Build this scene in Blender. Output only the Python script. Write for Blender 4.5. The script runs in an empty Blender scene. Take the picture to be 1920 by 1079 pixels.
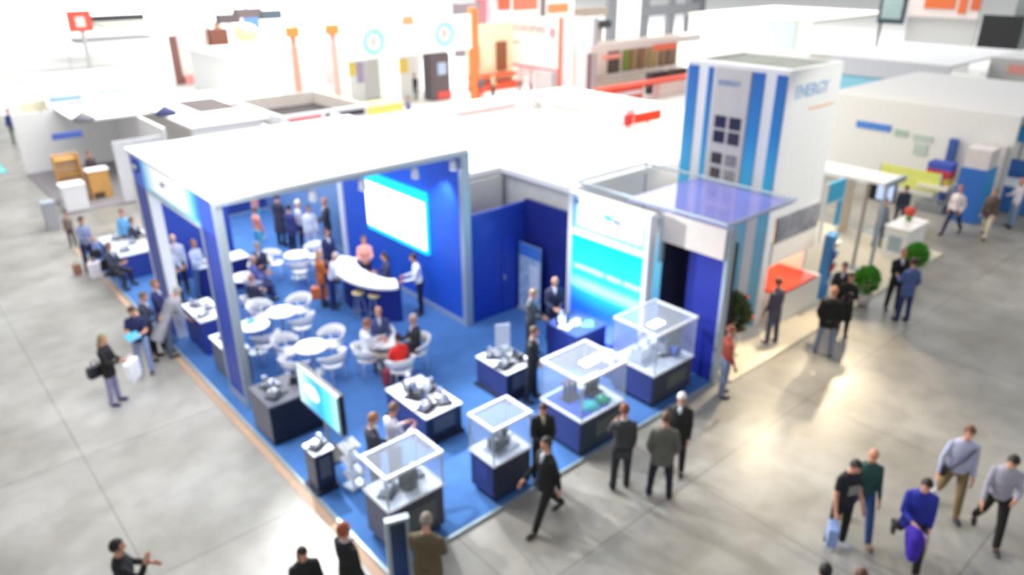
import bpy, bmesh, math, random
from mathutils import Vector, Matrix
PI = math.pi
random.seed(7)
sc = bpy.context.scene
col = sc.collection

# ------------------------------------------------------------------ camera
F_PX, YAW, PITCH, ROLL, CAM_H = 1384.1, 0.716369, 0.421872, -0.0037861, 9.0
cy_, sy_, cp_, sp_ = math.cos(YAW), math.sin(YAW), math.cos(PITCH), math.sin(PITCH)
FWD = Vector((sy_*cp_, cy_*cp_, -sp_)); RT = Vector((cy_, -sy_, 0)); UP = RT.cross(FWD)
RT, UP = RT*math.cos(ROLL)+UP*math.sin(ROLL), -RT*math.sin(ROLL)+UP*math.cos(ROLL)
cam_d = bpy.data.cameras.new('camera'); cam = bpy.data.objects.new('camera', cam_d); col.objects.link(cam)
M = Matrix.Identity(4)
for i in range(3):
    M[i][0], M[i][1], M[i][2] = RT[i], UP[i], -FWD[i]
M[2][3] = CAM_H
cam.matrix_world = M
cam_d.sensor_width = 36.0; cam_d.lens = F_PX*36.0/1920.0
cam_d.clip_start = 0.05; cam_d.clip_end = 600
cam_d.dof.use_dof = True; cam_d.dof.focus_distance = 1.2; cam_d.dof.aperture_fstop = 3.1   # lens focused near: whole hall soft
sc.camera = cam

def ray(px, py): return RT*((px-960)/F_PX) + UP*((539.5-py)/F_PX) + FWD
def at(px, py, z=0.0):
    d = ray(px, py); t = (z-CAM_H)/d.z
    return Vector((d.x*t, d.y*t, z))
def at_x(px, py, X):
    d = ray(px, py); t = X/d.x
    return Vector((X, d.y*t, CAM_H+d.z*t))
def at_y(px, py, Y):
    d = ray(px, py); t = Y/d.y
    return Vector((d.x*t, Y, CAM_H+d.z*t))

# ------------------------------------------------------------------ light of the hall
sc.view_settings.view_transform = 'Standard'; sc.view_settings.look = 'None'
sc.view_settings.gamma = 1; sc.view_settings.use_curve_mapping = False
sc.view_settings.exposure = 0.25
w = bpy.data.worlds.new('hall_air'); sc.world = w; w.use_nodes = True
bg = w.node_tree.nodes['Background']; bg.inputs['Color'].default_value = (0.93, 0.96, 1.0, 1); bg.inputs['Strength'].default_value = 0.50
def area(name, loc, size, power, color=(1, 1, 1), aim=None, size_y=None):
    l = bpy.data.lights.new(name, 'AREA'); l.energy = power; l.color = color; l.size = size
    if size_y: l.shape = 'RECTANGLE'; l.size_y = size_y
    o = bpy.data.objects.new(name, l); o.location = loc
    if aim is not None:
        o.rotation_euler = (Vector(aim)-Vector(loc)).to_track_quat('-Z', 'Y').to_euler()
    col.objects.link(o); return o
def spot(name, loc, aim, power, angle=60, color=(1, 1, 1), blend=.5, rad=.06):
    l = bpy.data.lights.new(name, 'SPOT'); l.energy = power; l.color = color
    l.spot_size = math.radians(angle); l.spot_blend = blend; l.shadow_soft_size = rad
    o = bpy.data.objects.new(name, l); o.location = loc
    o.rotation_euler = (Vector(aim)-Vector(loc)).to_track_quat('-Z', 'Y').to_euler()
    col.objects.link(o); return o
area('hall_lamp_booth', (7, 17, 13), 9, 1000, (1, 1, 1))
area('hall_lamp_left', (6, 33, 14), 10, 800, (1, 1, 1))
area('hall_lamp_back', (22, 38, 16), 22, 8500, (1, .99, .97))
area('hall_lamp_far', (56, 76, 24), 38, 34000, (1, .99, .97))
area('hall_lamp_far_right', (72, 42, 24), 34, 14000, (1, 1, 1))
area('hall_lamp_right', (25, 15, 12), 8, 550, (1, .76, .48))
area('far_wall_fill', (50, 150, 28), 60, 70000, (1, 1, 1))  # unseen light added to brighten the dark back wall
area('aisle_fill_front', (3.3, 12.9, 5.8), 2.0, 250, (1, 1, 1))  # added light without a fixture, lifts the left aisle floor
spot('booth_wash_aisle', (6.5, 14.6, 5.4), (2.6, 11.8, 0), 700, 76, (1, 1, 1), .8, .5)
spot('platform_flood', (21.3, 8.55, 3.9), (14.8, 6.4, 0), 1000, 60, (1, .80, .52), .7, .10)
spot('tower_side_fill', (24, 0, 10), (17.8, 9, 4.4), 3200, 25, (1, .99, .96), .5, .3)  # added fill that brightens the tower's side, no fixture stands there
spot('platform_flood_b', (16.05, 8.2, 3.3), (13.2, 6.0, 0), 600, 95, (1, .82, .56), .7, .12)
for x_, a_ in ((5.4, 6.2), (7.7, 9.6), (9.9, 12.6)): spot('roof_edge_flood', (x_, 13.75, 4.62), (a_, 6.2, 0), 1500, 75, (1, 1, .97), .6, .05)

# ------------------------------------------------------------------ materials
MATS = {}
def mat(name, rgb, rough=.6, metal=0.0, var=.06, scale=6.0, emit=None, emit_s=0.0, alpha=None, spec=.5, bump=0.0):
    if name in MATS: return MATS[name]
    m = bpy.data.materials.new(name); m.use_nodes = True
    nt = m.node_tree; b = nt.nodes['Principled BSDF']
    n = nt.nodes.new('ShaderNodeTexNoise'); n.inputs['Scale'].default_value = scale; n.inputs['Detail'].default_value = 4
    tc = nt.nodes.new('ShaderNodeTexCoord'); nt.links.new(tc.outputs['Object'], n.inputs['Vector'])
    r = nt.nodes.new('ShaderNodeValToRGB')
    r.color_ramp.elements[0].position = .3; r.color_ramp.elements[1].position = .7
    r.color_ramp.elements[0].color = (*[max(0, c*(1-var)) for c in rgb], 1)
    r.color_ramp.elements[1].color = (*[min(1, c*(1+var)) for c in rgb], 1)
    nt.links.new(n.outputs['Fac'], r.inputs['Fac']); nt.links.new(r.outputs['Color'], b.inputs['Base Color'])
    b.inputs['Roughness'].default_value = rough; b.inputs['Metallic'].default_value = metal
    b.inputs['Specular IOR Level'].default_value = spec
    if bump:
        bp = nt.nodes.new('ShaderNodeBump'); bp.inputs['Strength'].default_value = bump; bp.inputs['Distance'].default_value = .01
        nt.links.new(n.outputs['Fac'], bp.inputs['Height']); nt.links.new(bp.outputs['Normal'], b.inputs['Normal'])
    if emit:
        b.inputs['Emission Color'].default_value = (*emit, 1); b.inputs['Emission Strength'].default_value = emit_s
    if alpha is not None: b.inputs['Alpha'].default_value = alpha
    MATS[name] = m; return m
def srgb(h):
    h = h.lstrip('#'); v = [int(h[i:i+2], 16)/255 for i in (0, 2, 4)]
    return tuple(c/12.92 if c <= .04045 else ((c+.055)/1.055)**2.4 for c in v)
def cm(h, rough=.75, **k): return mat('col_%s_%s' % (h.lstrip('#'), int(rough*100)), srgb(h), rough, **k)
def grad_mat(name, stops, axis=2, lo=0.0, hi=1.0, rough=.4, emit=0.0):
    """print whose ink runs along an axis of the object"""
    m = bpy.data.materials.new(name); m.use_nodes = True; nt = m.node_tree; b = nt.nodes['Principled BSDF']
    tc = nt.nodes.new('ShaderNodeTexCoord'); sx = nt.nodes.new('ShaderNodeSeparateXYZ'); mr = nt.nodes.new('ShaderNodeMapRange')
    mr.inputs['From Min'].default_value = lo; mr.inputs['From Max'].default_value = hi
    r = nt.nodes.new('ShaderNodeValToRGB')
    nt.links.new(tc.outputs['Object'], sx.inputs[0]); nt.links.new(sx.outputs[axis], mr.inputs['Value']); nt.links.new(mr.outputs[0], r.inputs['Fac'])
    el = r.color_ramp.elements
    while len(el) < len(stops): el.new(.5)
    for e, (p, c) in zip(el, stops): e.position = p; e.color = (*srgb(c), 1)
    nt.links.new(r.outputs['Color'], b.inputs['Base Color']); b.inputs['Roughness'].default_value = rough
    if emit:
        nt.links.new(r.outputs['Color'], b.inputs['Emission Color']); b.inputs['Emission Strength'].default_value = emit
    return m
def glass(name, tint, a=.14):
    m = bpy.data.materials.new(name); m.use_nodes = True; nt = m.node_tree; nt.nodes.clear()
    o = nt.nodes.new('ShaderNodeOutputMaterial'); mx = nt.nodes.new('ShaderNodeMixShader'); t = nt.nodes.new('ShaderNodeBsdfTransparent')
    p = nt.nodes.new('ShaderNodeBsdfPrincipled'); p.inputs['Base Color'].default_value = (*tint, 1); p.inputs['Roughness'].default_value = .08
    lw = nt.nodes.new('ShaderNodeLayerWeight'); lw.inputs['Blend'].default_value = .25
    ad = nt.nodes.new('ShaderNodeMath'); ad.operation = 'MULTIPLY_ADD'; ad.inputs[1].default_value = .35; ad.inputs[2].default_value = a; ad.use_clamp = True
    t.inputs['Color'].default_value = (.95, .97, 1, 1)
    nt.links.new(lw.outputs['Facing'], ad.inputs[0]); nt.links.new(ad.outputs[0], mx.inputs[0])
    nt.links.new(t.outputs[0], mx.inputs[1]); nt.links.new(p.outputs[0], mx.inputs[2]); nt.links.new(mx.outputs[0], o.inputs[0])
    return m
WHITE = mat('white_panel', (.93, .93, .92), .5, var=.02)
WHITEROOF = mat('white_roof_fabric', (.96, .96, .96), .8, var=.015, scale=1.5)
WARMW = mat('cream_panel', (.90, .86, .78), .6, var=.03)
PLAS = mat('white_plastic', (.93, .93, .96), .3, var=.02)
BLUE = mat('royal_blue_panel', srgb('#1C3FB4'), .45, var=.07, scale=1.2)
BLUEW = mat('screen_wall_blue', srgb('#2257CC'), .45, var=.05, scale=1.0)
NAVY = mat('navy_blue_panel', srgb('#19287F'), .5, var=.08, scale=2)
DNAVY = mat('dark_plinth_panel', srgb('#232B45'), .5, var=.10, scale=4)
PLB = mat('plinth_blue_side', srgb('#37407C'), .5, var=.08, scale=4)
ALU = mat('brushed_aluminium', srgb('#AEBBC6'), .4, metal=.35, var=.05, scale=20)
ALUW = mat('white_enamelled_frame', (.85, .88, .92), .35, metal=.1, var=.03, scale=20)
STEEL = mat('machine_steel', srgb('#B9BDC6'), .3, metal=.6, var=.15, scale=14)
DSTEEL = mat('dark_machine_metal', srgb('#3A3C46'), .4, metal=.4, var=.2, scale=12)
BLACK = mat('black_plastic', srgb('#14141A'), .4, var=.2)
GLASS = glass('clear_case_glass', (.8, .87, .95), .03)
TOPGLASS = glass('lit_case_lid_glass', (.8, .85, .95), .07)
PURPLE = glass('violet_translucent_ceiling', srgb('#A3A0F0'), .45)
CARPET = mat('blue_carpet', srgb('#406FAF'), .95, var=.10, scale=2.2, bump=.3)
WOOD = mat('light_wood', srgb('#D9A75E'), .5, var=.12, scale=9)
SKIN = mat('skin', srgb('#D39A80'), .55, var=.05, scale=20)
SKINP = mat('pale_skin', srgb('#E3B09A'), .55, var=.05, scale=20)

def floor_mat():
    m = bpy.data.materials.new('polished_concrete'); m.use_nodes = True; nt = m.node_tree; b = nt.nodes['Principled BSDF']
    tc = nt.nodes.new('ShaderNodeTexCoord')
    n1 = nt.nodes.new('ShaderNodeTexNoise'); n1.inputs['Scale'].default_value = .35; n1.inputs['Detail'].default_value = 6; n1.inputs['Roughness'].default_value = .6
    n2 = nt.nodes.new('ShaderNodeTexNoise'); n2.inputs['Scale'].default_value = 1.6; n2.inputs['Detail'].default_value = 5
    br = nt.nodes.new('ShaderNodeTexBrick'); br.offset = 0; br.inputs['Scale'].default_value = 1
    br.inputs['Brick Width'].default_value = 4.2; br.inputs['Row Height'].default_value = 4.2; br.inputs['Mortar Size'].default_value = .018; br.inputs['Mortar Smooth'].default_value = .3
    br.inputs['Color1'].default_value = (1, 1, 1, 1); br.inputs['Color2'].default_value = (.90, .91, .92, 1); br.inputs['Mortar'].default_value = (.62, .62, .60, 1)
    mp = nt.nodes.new('ShaderNodeMapping'); mp.inputs['Location'].default_value = (-1.45, -2.0, 0)
    for n in (n1, n2): nt.links.new(tc.outputs['Object'], n.inputs['Vector'])
    nt.links.new(tc.outputs['Object'], mp.inputs['Vector']); nt.links.new(mp.outputs[0], br.inputs['Vector'])
    r = nt.nodes.new('ShaderNodeValToRGB'); r.color_ramp.elements[0].position = .34; r.color_ramp.elements[1].position = .66
    r.color_ramp.elements[0].color = (*srgb('#8B877D'), 1); r.color_ramp.elements[1].color = (*srgb('#B1AFAA'), 1)
    nt.links.new(n1.outputs['Fac'], r.inputs['Fac'])
    m1 = nt.nodes.new('ShaderNodeMix'); m1.data_type = 'RGBA'; m1.blend_type = 'MULTIPLY'; m1.inputs['Factor'].default_value = 1
    nt.links.new(r.outputs['Color'], m1.inputs['A']); nt.links.new(br.outputs['Color'], m1.inputs['B'])
    r2 = nt.nodes.new('ShaderNodeValToRGB'); r2.color_ramp.elements[0].position = .35; r2.color_ramp.elements[1].position = .6
    r2.color_ramp.elements[0].color = (.82, .82, .84, 1); r2.color_ramp.elements[1].color = (1, 1, 1, 1)
    nt.links.new(n2.outputs['Fac'], r2.inputs['Fac'])
    m2 = nt.nodes.new('ShaderNodeMix'); m2.data_type = 'RGBA'; m2.blend_type = 'MULTIPLY'; m2.inputs['Factor'].default_value = .8
    nt.links.new(m1.outputs['Result'], m2.inputs['A']); nt.links.new(r2.outputs['Color'], m2.inputs['B'])
    nt.links.new(m2.outputs['Result'], b.inputs['Base Color'])
    rr = nt.nodes.new('ShaderNodeMapRange'); rr.inputs['To Min'].default_value = .28; rr.inputs['To Max'].default_value = .5
    nt.links.new(n2.outputs['Fac'], rr.inputs['Value']); nt.links.new(rr.outputs[0], b.inputs['Roughness'])
    return m

# ------------------------------------------------------------------ mesh helpers
class MB:
    def __init__(s): s.v = []; s.f = []; s.smooth = False
    def add(s, vs, fs):
        k = len(s.v); s.v += [tuple(v) for v in vs]; s.f += [tuple(i+k for i in f) for f in fs]; return s
    def box(s, c, d, rz=0, rx=0, ry=0):
        R_ = Matrix.Rotation(rz, 3, 'Z') @ Matrix.Rotation(ry, 3, 'Y') @ Matrix.Rotation(rx, 3, 'X'); c = Vector(c)
        vs = [c + R_ @ Vector((x*d[0]/2, y*d[1]/2, z*d[2]/2)) for x in (-1, 1) for y in (-1, 1) for z in (-1, 1)]
        return s.add(vs, [(0, 1, 3, 2), (4, 6, 7, 5), (0, 4, 5, 1), (2, 3, 7, 6), (0, 2, 6, 4), (1, 5, 7, 3)])
    def bx(s, x0, x1, y0, y1, z0, z1): return s.box(((x0+x1)/2, (y0+y1)/2, (z0+z1)/2), (abs(x1-x0), abs(y1-y0), abs(z1-z0)))
    def loft(s, rings, caps=True, closed=False):
        k = len(s.v); n = len(rings[0])
        for r in rings: s.v += [tuple(p) for p in r]
        m = len(rings)
        for i in range(m if closed else m-1):
            a = k+i*n; b = k+((i+1) % m)*n
            for j in range(n): s.f.append((a+j, a+(j+1) % n, b+(j+1) % n, b+j))
        if caps and not closed:
            s.f.append(tuple(k+j for j in reversed(range(n)))); s.f.append(tuple(k+(m-1)*n+j for j in range(n)))
        return s
    def tube(s, pts, r, n=8, closed=False):
        pts = [Vector(p) for p in pts]; rings = []; L = len(pts)
        rs = r if isinstance(r, (list, tuple)) else [r]*L
        prev = None
        for i, p in enumerate(pts):
            if closed: t = pts[(i+1) % L]-pts[i-1]
            else: t = pts[min(i+1, L-1)]-pts[max(i-1, 0)]
            t.normalize()
            if prev is None: prev = Vector((0, 0, 1)) if abs(t.z) < .9 else Vector((1, 0, 0))
            u = t.cross(prev).normalized(); v = u.cross(t).normalized(); prev = v
            rings.append([p+(u*math.cos(2*PI*j/n)+v*math.sin(2*PI*j/n))*rs[i] for j in range(n)])
        return s.loft(rings, not closed, closed)
    def cyl(s, a, b, r, n=14): return s.tube([a, b], r, n)
    def cone(s, a, b, ra, rb, n=12):
        """round cone: tapered capsule"""
        a, b = Vector(a), Vector(b); t = (b-a); L = t.length or 1e-6; t = t/L
        p = []; rs = []
        for q in (-.97, -.7, -.35, 0): p.append(a+t*ra*q); rs.append(ra*math.sqrt(max(.02, 1-q*q)))
        for q in (0, .35, .7, .97): p.append(b+t*rb*q); rs.append(rb*math.sqrt(max(.02, 1-q*q)))
        ref = Vector((0, 0, 1)) if abs(t.z) < .9 else Vector((1, 0, 0)); u = t.cross(ref).normalized(); v = u.cross(t)
        return s.loft([[q+(u*math.cos(2*PI*j/n)+v*math.sin(2*PI*j/n))*r for j in range(n)] for q, r in zip(p, rs)])
    def ell(s, c, r, R_=None, n=14, m=9):
        c = Vector(c); R_ = R_ or Matrix.Identity(3); rings = []
        for i in range(m+1):
            th = PI*(i+.12*(i == 0)-.12*(i == m))/m
            rings.append([c+R_ @ Vector((r[0]*math.sin(th)*math.cos(2*PI*j/n), r[1]*math.sin(th)*math.sin(2*PI*j/n), -r[2]*math.cos(th))) for j in range(n)])
        return s.loft(rings)
    def lathe(s, prof, c=(0, 0, 0), n=20):
        c = Vector(c)
        return s.loft([[c+Vector((r*math.cos(2*PI*j/n), r*math.sin(2*PI*j/n), z)) for j in range(n)] for r, z in prof])
    def build(s, name, m, parent=None, smooth=None, bevel=0):
        me = bpy.data.meshes.new(name); me.from_pydata(s.v, [], s.f)
        bm = bmesh.new(); bm.from_mesh(me); bmesh.ops.recalc_face_normals(bm, faces=bm.faces)
        if bevel: bmesh.ops.bevel(bm, geom=bm.edges[:], offset=bevel, segments=2, affect='EDGES', profile=.6)
        bm.to_mesh(me); bm.free()
        if smooth or s.smooth:
            for p in me.polygons: p.use_smooth = True
        if m: me.materials.append(m)
        o = bpy.data.objects.new(name, me); col.objects.link(o)
        if parent: o.parent = parent
        return o
def tag(o, label=None, cat=None, group=None, kind=None):
    if label: o['label'] = label
    if cat: o['category'] = cat
    if group: o['group'] = group
    if kind: o['kind'] = kind
    return o
def empty(name, loc, rz=0, label=None, cat=None, group=None):
    o = bpy.data.objects.new(name, None); o.location = loc; o.rotation_euler = (0, 0, rz); o.empty_display_size = .2; col.objects.link(o)
    return tag(o, label, cat, group)
def copy_tree(o, loc, rz, label, parent=None):
    c = o.copy(); col.objects.link(c); c.location = loc; c.rotation_euler = (0, 0, rz)
    if label: c['label'] = label
    for ch in [x for x in KIDS.get(o.name, [])]:
        d = ch.copy(); col.objects.link(d); d.parent = c
        for g in KIDS.get(ch.name, []):
            e = g.copy(); col.objects.link(e); e.parent = d
    return c
KIDS = {}
def kids(o):
    KIDS[o.name] = [c for c in bpy.data.objects if c.parent == o]
    for c in KIDS[o.name]: KIDS[c.name] = [d for d in bpy.data.objects if d.parent == c]
def text(s, size, m, parent, loc, right, up, name='lettering', bold=0.0, align='LEFT'):
    cu = bpy.data.curves.new('t', 'FONT'); cu.body = s; cu.size = size; cu.extrude = .004; cu.offset = bold; cu.align_x = align
    t = bpy.data.objects.new('t', cu); col.objects.link(t)
    me = bpy.data.meshes.new_from_object(t.evaluated_get(bpy.context.evaluated_depsgraph_get())); bpy.data.objects.remove(t)
    r = Vector(right).normalized(); u = Vector(up).normalized(); n = r.cross(u); l = Vector(loc)
    me.transform(Matrix(((r.x, u.x, n.x, l.x), (r.y, u.y, n.y, l.y), (r.z, u.z, n.z, l.z), (0, 0, 0, 1))))
    me.materials.clear(); me.materials.append(m)
    o = bpy.data.objects.new(name, me); col.objects.link(o); o.parent = parent; return o

# ------------------------------------------------------------------ setting
def struct(name, mb, m, **k):
    o = mb.build(name, m, **k); o['kind'] = 'structure'; return o
struct('floor', MB().bx(-60, 200, -20, 200, -.2, 0), floor_mat())
HALLW = mat('hall_wall_paint', (.90, .90, .89), .8, var=.04, scale=.2)
struct('wall_back', MB().bx(-60, 200, 199, 200, 0, 30), HALLW)
struct('wall_right', MB().bx(199, 200, -20, 199, 0, 30), HALLW)
# thin steel joint between the two pours of concrete in the left aisle
# raised blue exhibition platform
PX0, PX1, PY0, PY1, PZ = 4.30, 13.25, 7.95, 27.5, .05
plat = empty('exhibition_platform', (PX0, PY0, 0), 0, 'large royal blue carpeted exhibition platform with a metal edge', 'platform')
MB().bx(.06, PX1-PX0-.06, .06, PY1-PY0-.06, .0, PZ).build('carpet', CARPET, plat)
t = MB(); t.bx(0, PX1-PX0, 0, .06, 0, PZ); t.bx(0, .06, .06, PY1-PY0-.06, 0, PZ); t.bx(PX1-PX0-.06, PX1-PX0, .06, PY1-PY0-.06, 0, PZ)
t.build('edge_trim', mat('edge_trim_metal', srgb('#9FB0B8'), .35, metal=.3), plat)
MB().bx(-.16, -.002, -.1, PY1-PY0, 0, .012).build('edge_tape', mat('tan_tape', srgb('#B99B84'), .7), plat)
Z0 = PZ
# cream platform of the tower stand
cp = MB().bx(13.4, 25.5, 7.72, 14.0, 0, .05)
tag(cp.build('cream_platform', mat('cream_carpet', srgb('#E9E0CC'), .8, var=.03)), 'cream coloured floor platform under the tall tower stand', 'platform')

# ------------------------------------------------------------------ pavilion with the white roof
pav = empty('blue_pavilion', (4.5, 13.95, Z0), 0, 'blue pavilion with a flat white roof and open front, standing on the blue carpet', 'exhibition stand')
def pv(name, mb, m, par=pav, **k):
    mb.v = [(x-4.5, y-13.95, z-Z0) for x, y, z in mb.v]; return mb.build(name, m, par, **k)
RZ = 4.72
pv('roof', MB().bx(4.56, 10.72, 13.90, 19.6, RZ, RZ+.07), WHITEROOF)
BG_ = mat('column_blue', srgb('#2242B0'), .4, var=.08)
pv('column', MB().bx(4.57, 4.70, 14.04, 14.86, Z0, 4.0), BG_)
pv('column', MB().bx(4.57, 4.70, 18.42, 19.28, Z0, 4.0), BG_)
f = MB().bx(4.56, 4.73, 13.94, 14.04, Z0, RZ); f.bx(4.56, 4.72, 14.86, 14.95, Z0, 4.0); f.bx(4.55, 4.71, 14.04, 14.86, Z0, .25)
pv('corner_frame', f, ALU)
f = MB(); f.bx(4.57, 4.80, 18.30, 18.42, Z0, 4.0); f.bx(4.56, 4.72, 19.28, 19.36, Z0, RZ); f.bx(4.57, 4.70, 14.95, 18.30, 3.93, 4.0)
pv('opening_frame', f, ALUW)
# fascia: blue at both ends, white glow in the middle (printed cloth lit from behind)
fa = MB().bx(-.06, .06, -2.6, 2.6, -.36, .36)
fo = fa.build('fascia', grad_mat('fascia_print', [(0, '#2D46B4'), (.15, '#2F5CC8'), (.21, '#4FC0F2'), (.30, '#E4F8FF'), (.38, '#FFFFFF'), (.70, '#FFFFFF'), (.80, '#8CD4F6'), (.86, '#3A62C8'), (1, '#2C3FA8')], 1, -2.6, 2.6, emit=.35), pav)
fo.location = (0.13, 2.69, 4.36-Z0)
MB().bx(-.066, -.061, -1.75, 1.6, -.36, -.27).build('cyan_border', cm('#9FE2F8'), fo)
l = MB().ell((0, 0, 0), (.02, .28, .16), n=20).build('oval_logo', cm('#2B3FA0'), fo); l.location = (-.07, 2.22, .12)
MB().ell((-.085, 2.26, .10), (.02, .16, .06), n=16).build('logo_stripe', cm('#F2F6FF'), fo)
MB().ell((-.07, .35, .06), (.012, .14, .05), n=16).build('fascia_mark', cm('#26389A'), fo)
pv('roof_beam', MB().bx(4.58, 10.72, 13.90, 14.02, RZ-.09, RZ-.005), ALU)
pv('screen_wall', MB().bx(10.58, 10.72, 14.08, 20.1, Z0, RZ), BLUEW)
f = MB(); f.bx(10.54, 10.76, 13.92, 14.08, Z0, RZ); f.bx(10.55, 10.58, 14.08, 20.1, Z0, .16)
pv('front_post', f, ALU)
pv('back_post', MB().bx(10.50, 10.74, 20.1, 20.3, Z0, RZ), ALUW)
# lower blue wall left rear
# big lit screen
SY0, SY1, SZ0, SZ1 = 15.50, 18.55, 1.62, 3.36
scr = empty('projection_screen', (10.52, 17.0, 0), 0, 'large bright white lit screen with cyan edges on the blue wall', 'screen')
MB().bx(-.05, .05, SY0-17.0, SY1-17.0, SZ0, SZ1).build('screen_border', mat('cyan_lightbox', srgb('#12B8F5'), .4, emit=srgb('#10C0FF'), emit_s=.9), scr)
MB().bx(-.065, -.051, SY0-16.98, SY1-17.02, SZ0+.14, SZ1-.26).build('display', mat('bright_display', (.9, .9, .9), .4, emit=(1, 1, 1), emit_s=1.6), scr)
def spotlight(x, y, z, rz, lab, aim=None, power=0, angle=70):
    s = empty('spotlight', (x, y, z), rz, lab, 'spotlight', 'spotlights under the white roof')
    MB().tube([(0, 0, 0), (0, .12, -.05), (0, .28, -.12)], .015, 6).build('arm', ALU, s)
    MB().lathe([(.05, .02), (.075, -.03), (.085, -.16), (.10, -.22), (.001, -.222)], (0, .30, -.08)).build('lamp_head', ALUW, s, smooth=True)
    MB().lathe([(.001, -.225), (.085, -.226), (.001, -.245)], (0, .30, -.08)).build('lens', mat('lamp_lens', (1, 1, 1), .3, emit=(1, .98, .95), emit_s=6), s)
    if power: spot('lamp_beam', (x, y+.35, z-.38), aim, power, angle, (1, .98, .95), .8, .05)
spotlight(10.1, 14.1, 4.60, -PI/2, 'rightmost small white spotlight under the front edge of the white roof', (10.6, 14.9, 2.6), 160, 75)
spotlight(9.0, 14.1, 4.60, -PI/2, 'second small white spotlight from the right under the roof edge', (10.6, 16.0, 1.2), 120, 80)
spotlight(7.6, 14.1, 4.60, -PI/2, 'small spotlight under the roof edge just left of the big screen', (10.6, 18.0, 1.5), 120, 80)
spotlight(6.4, 14.1, 4.60, -PI/2, 'leftmost small spotlight under the front roof edge')
area('pavilion_lights', (7.6, 17.0, 4.6), 4.5, 120, (1, 1, 1))
area('pavilion_lights_rear', (8.0, 23.5, 4.8), 5, 200, (1, 1, 1))

# ------------------------------------------------------------------ blue walls right of the pavilion
bw = empty('blue_partition', (10.8, 14.0, Z0), 0, 'blue L-shaped partition wall with a door, between pavilion and cyan banner', 'partition wall')
MB().bx(0, 1.85, -.05, .05, 0, 3.02).build('panel', BLUE, bw)
MB().bx(1.78, 1.88, -1.75, -.06, 0, 3.1).build('panel', NAVY, bw)
d = MB(); d.bx(.98, 1.0, -.06, -.045, 0, 2.25); d.bx(1.55, 1.57, -.06, -.045, 0, 2.25); d.bx(.98, 1.57, -.06, -.045, 2.23, 2.25)
d.build('door_outline', cm('#142C86'), bw)
MB().box((1.06, -.08, 1.05), (.03, .05, .14)).build('door_handle', ALU, bw)
tag(MB().bx(10.85, 12.72, 15.0, 15.08, .05, 3.56).build('grey_partition', mat('grey_panel', srgb('#EAE8E0'), .7)), 'pale grey back wall seen above the blue partition wall', 'partition wall')
# roll-up poster
ru = empty('rollup_banner', (12.35, 13.45, Z0), 0, 'pale blue roll-up poster in front of the blue partition corner', 'banner')
MB().bx(-.015, .015, -.42, .42, .05, 1.98).build('printed_sheet', mat('rollup_print', srgb('#A9C4EC'), .5, var=.35, scale=5), ru)
MB().bx(-.02, -.016, -.42, .42, 1.62, 1.98).build('header_print', cm('#3C7BD8'), ru)
MB().bx(-.02, -.016, -.34, .0, .5, 1.45).build('text_block', cm('#D8E4F6'), ru)
MB().bx(-.07, .07, -.44, .44, 0, .06).build('base', ALU, ru)
# cyan banner wall
bn = empty('banner_wall', (12.6, 11.0, Z0), 0, 'tall lightbox wall with a bright cyan poster and white header with an oval logo', 'exhibition stand')
Y0, Y1 = 9.66-11, 12.2-11
f = MB(); f.bx(-.12, .12, Y0, Y0+.12, 0, 3.72); f.bx(-.12, .12, Y1-.12, Y1, 0, 3.72); f.bx(-.12, .12, Y0+.12, Y1-.12, 2.68, 2.80); f.bx(-.12, .12, Y0+.12, Y1-.12, 3.66, 3.72)
f.build('frame', ALUW, bn)
o = MB().bx(-.06, .06, Y0+.12, Y1-.12, 0, 2.68).build('cyan_poster', grad_mat('cyan_poster_print', [(0, '#1B42C8'), (.30, '#2268E8'), (.44, '#1FA4FF'), (.52, '#9FF2FF'), (.60, '#2FE0FF'), (.97, '#00E4FF'), (1, '#1FB0FF')], 2, 0, 2.68, emit=.55), bn)
text('INNOVATION  VISION  EFFORT', .155, cm('#E6FBFF'), o, (-.066, Y1-.2, 1.78), (0, -1, 0), (0, 0, 1), bold=.006)
hd = MB().bx(-.06, .06, Y0+.12, Y1-.12, 2.80, 3.66).build('header_panel', mat('header_print_white', (.93, .96, .98), .4, emit=(.9, .97, 1), emit_s=.15), bn)
b = MB(); b.bx(-.066, -.061, Y0+.12, Y1-.12, 2.80, 2.93); b.bx(-.066, -.061, Y1-.26, Y1-.12, 2.93, 3.66); b.bx(-.066, -.061, Y0+.12, Y0+.24, 2.93, 3.4)
b.build('header_border', cm('#7FD0F2'), hd)
MB().ell((-.066, -.05, 3.33), (.012, .16, .09), n=18).build('oval_logo', cm('#4FA8F0'), hd)
text('EG', .2, cm('#3A55B0'), hd, (-.072, -.22, 3.22), (0, -1, 0), (0, 0, 1), bold=.006)
MB().ell((-.066, Y1-.22, 3.5), (.01, .09, .06), n=12).build('corner_mark', cm('#5A78C8'), hd)
area('banner_uplight', (11.9, 10.9, .5), .5, 18, (.8, .95, 1), (12.6, 10.9, 1.6), 2.0)
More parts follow.
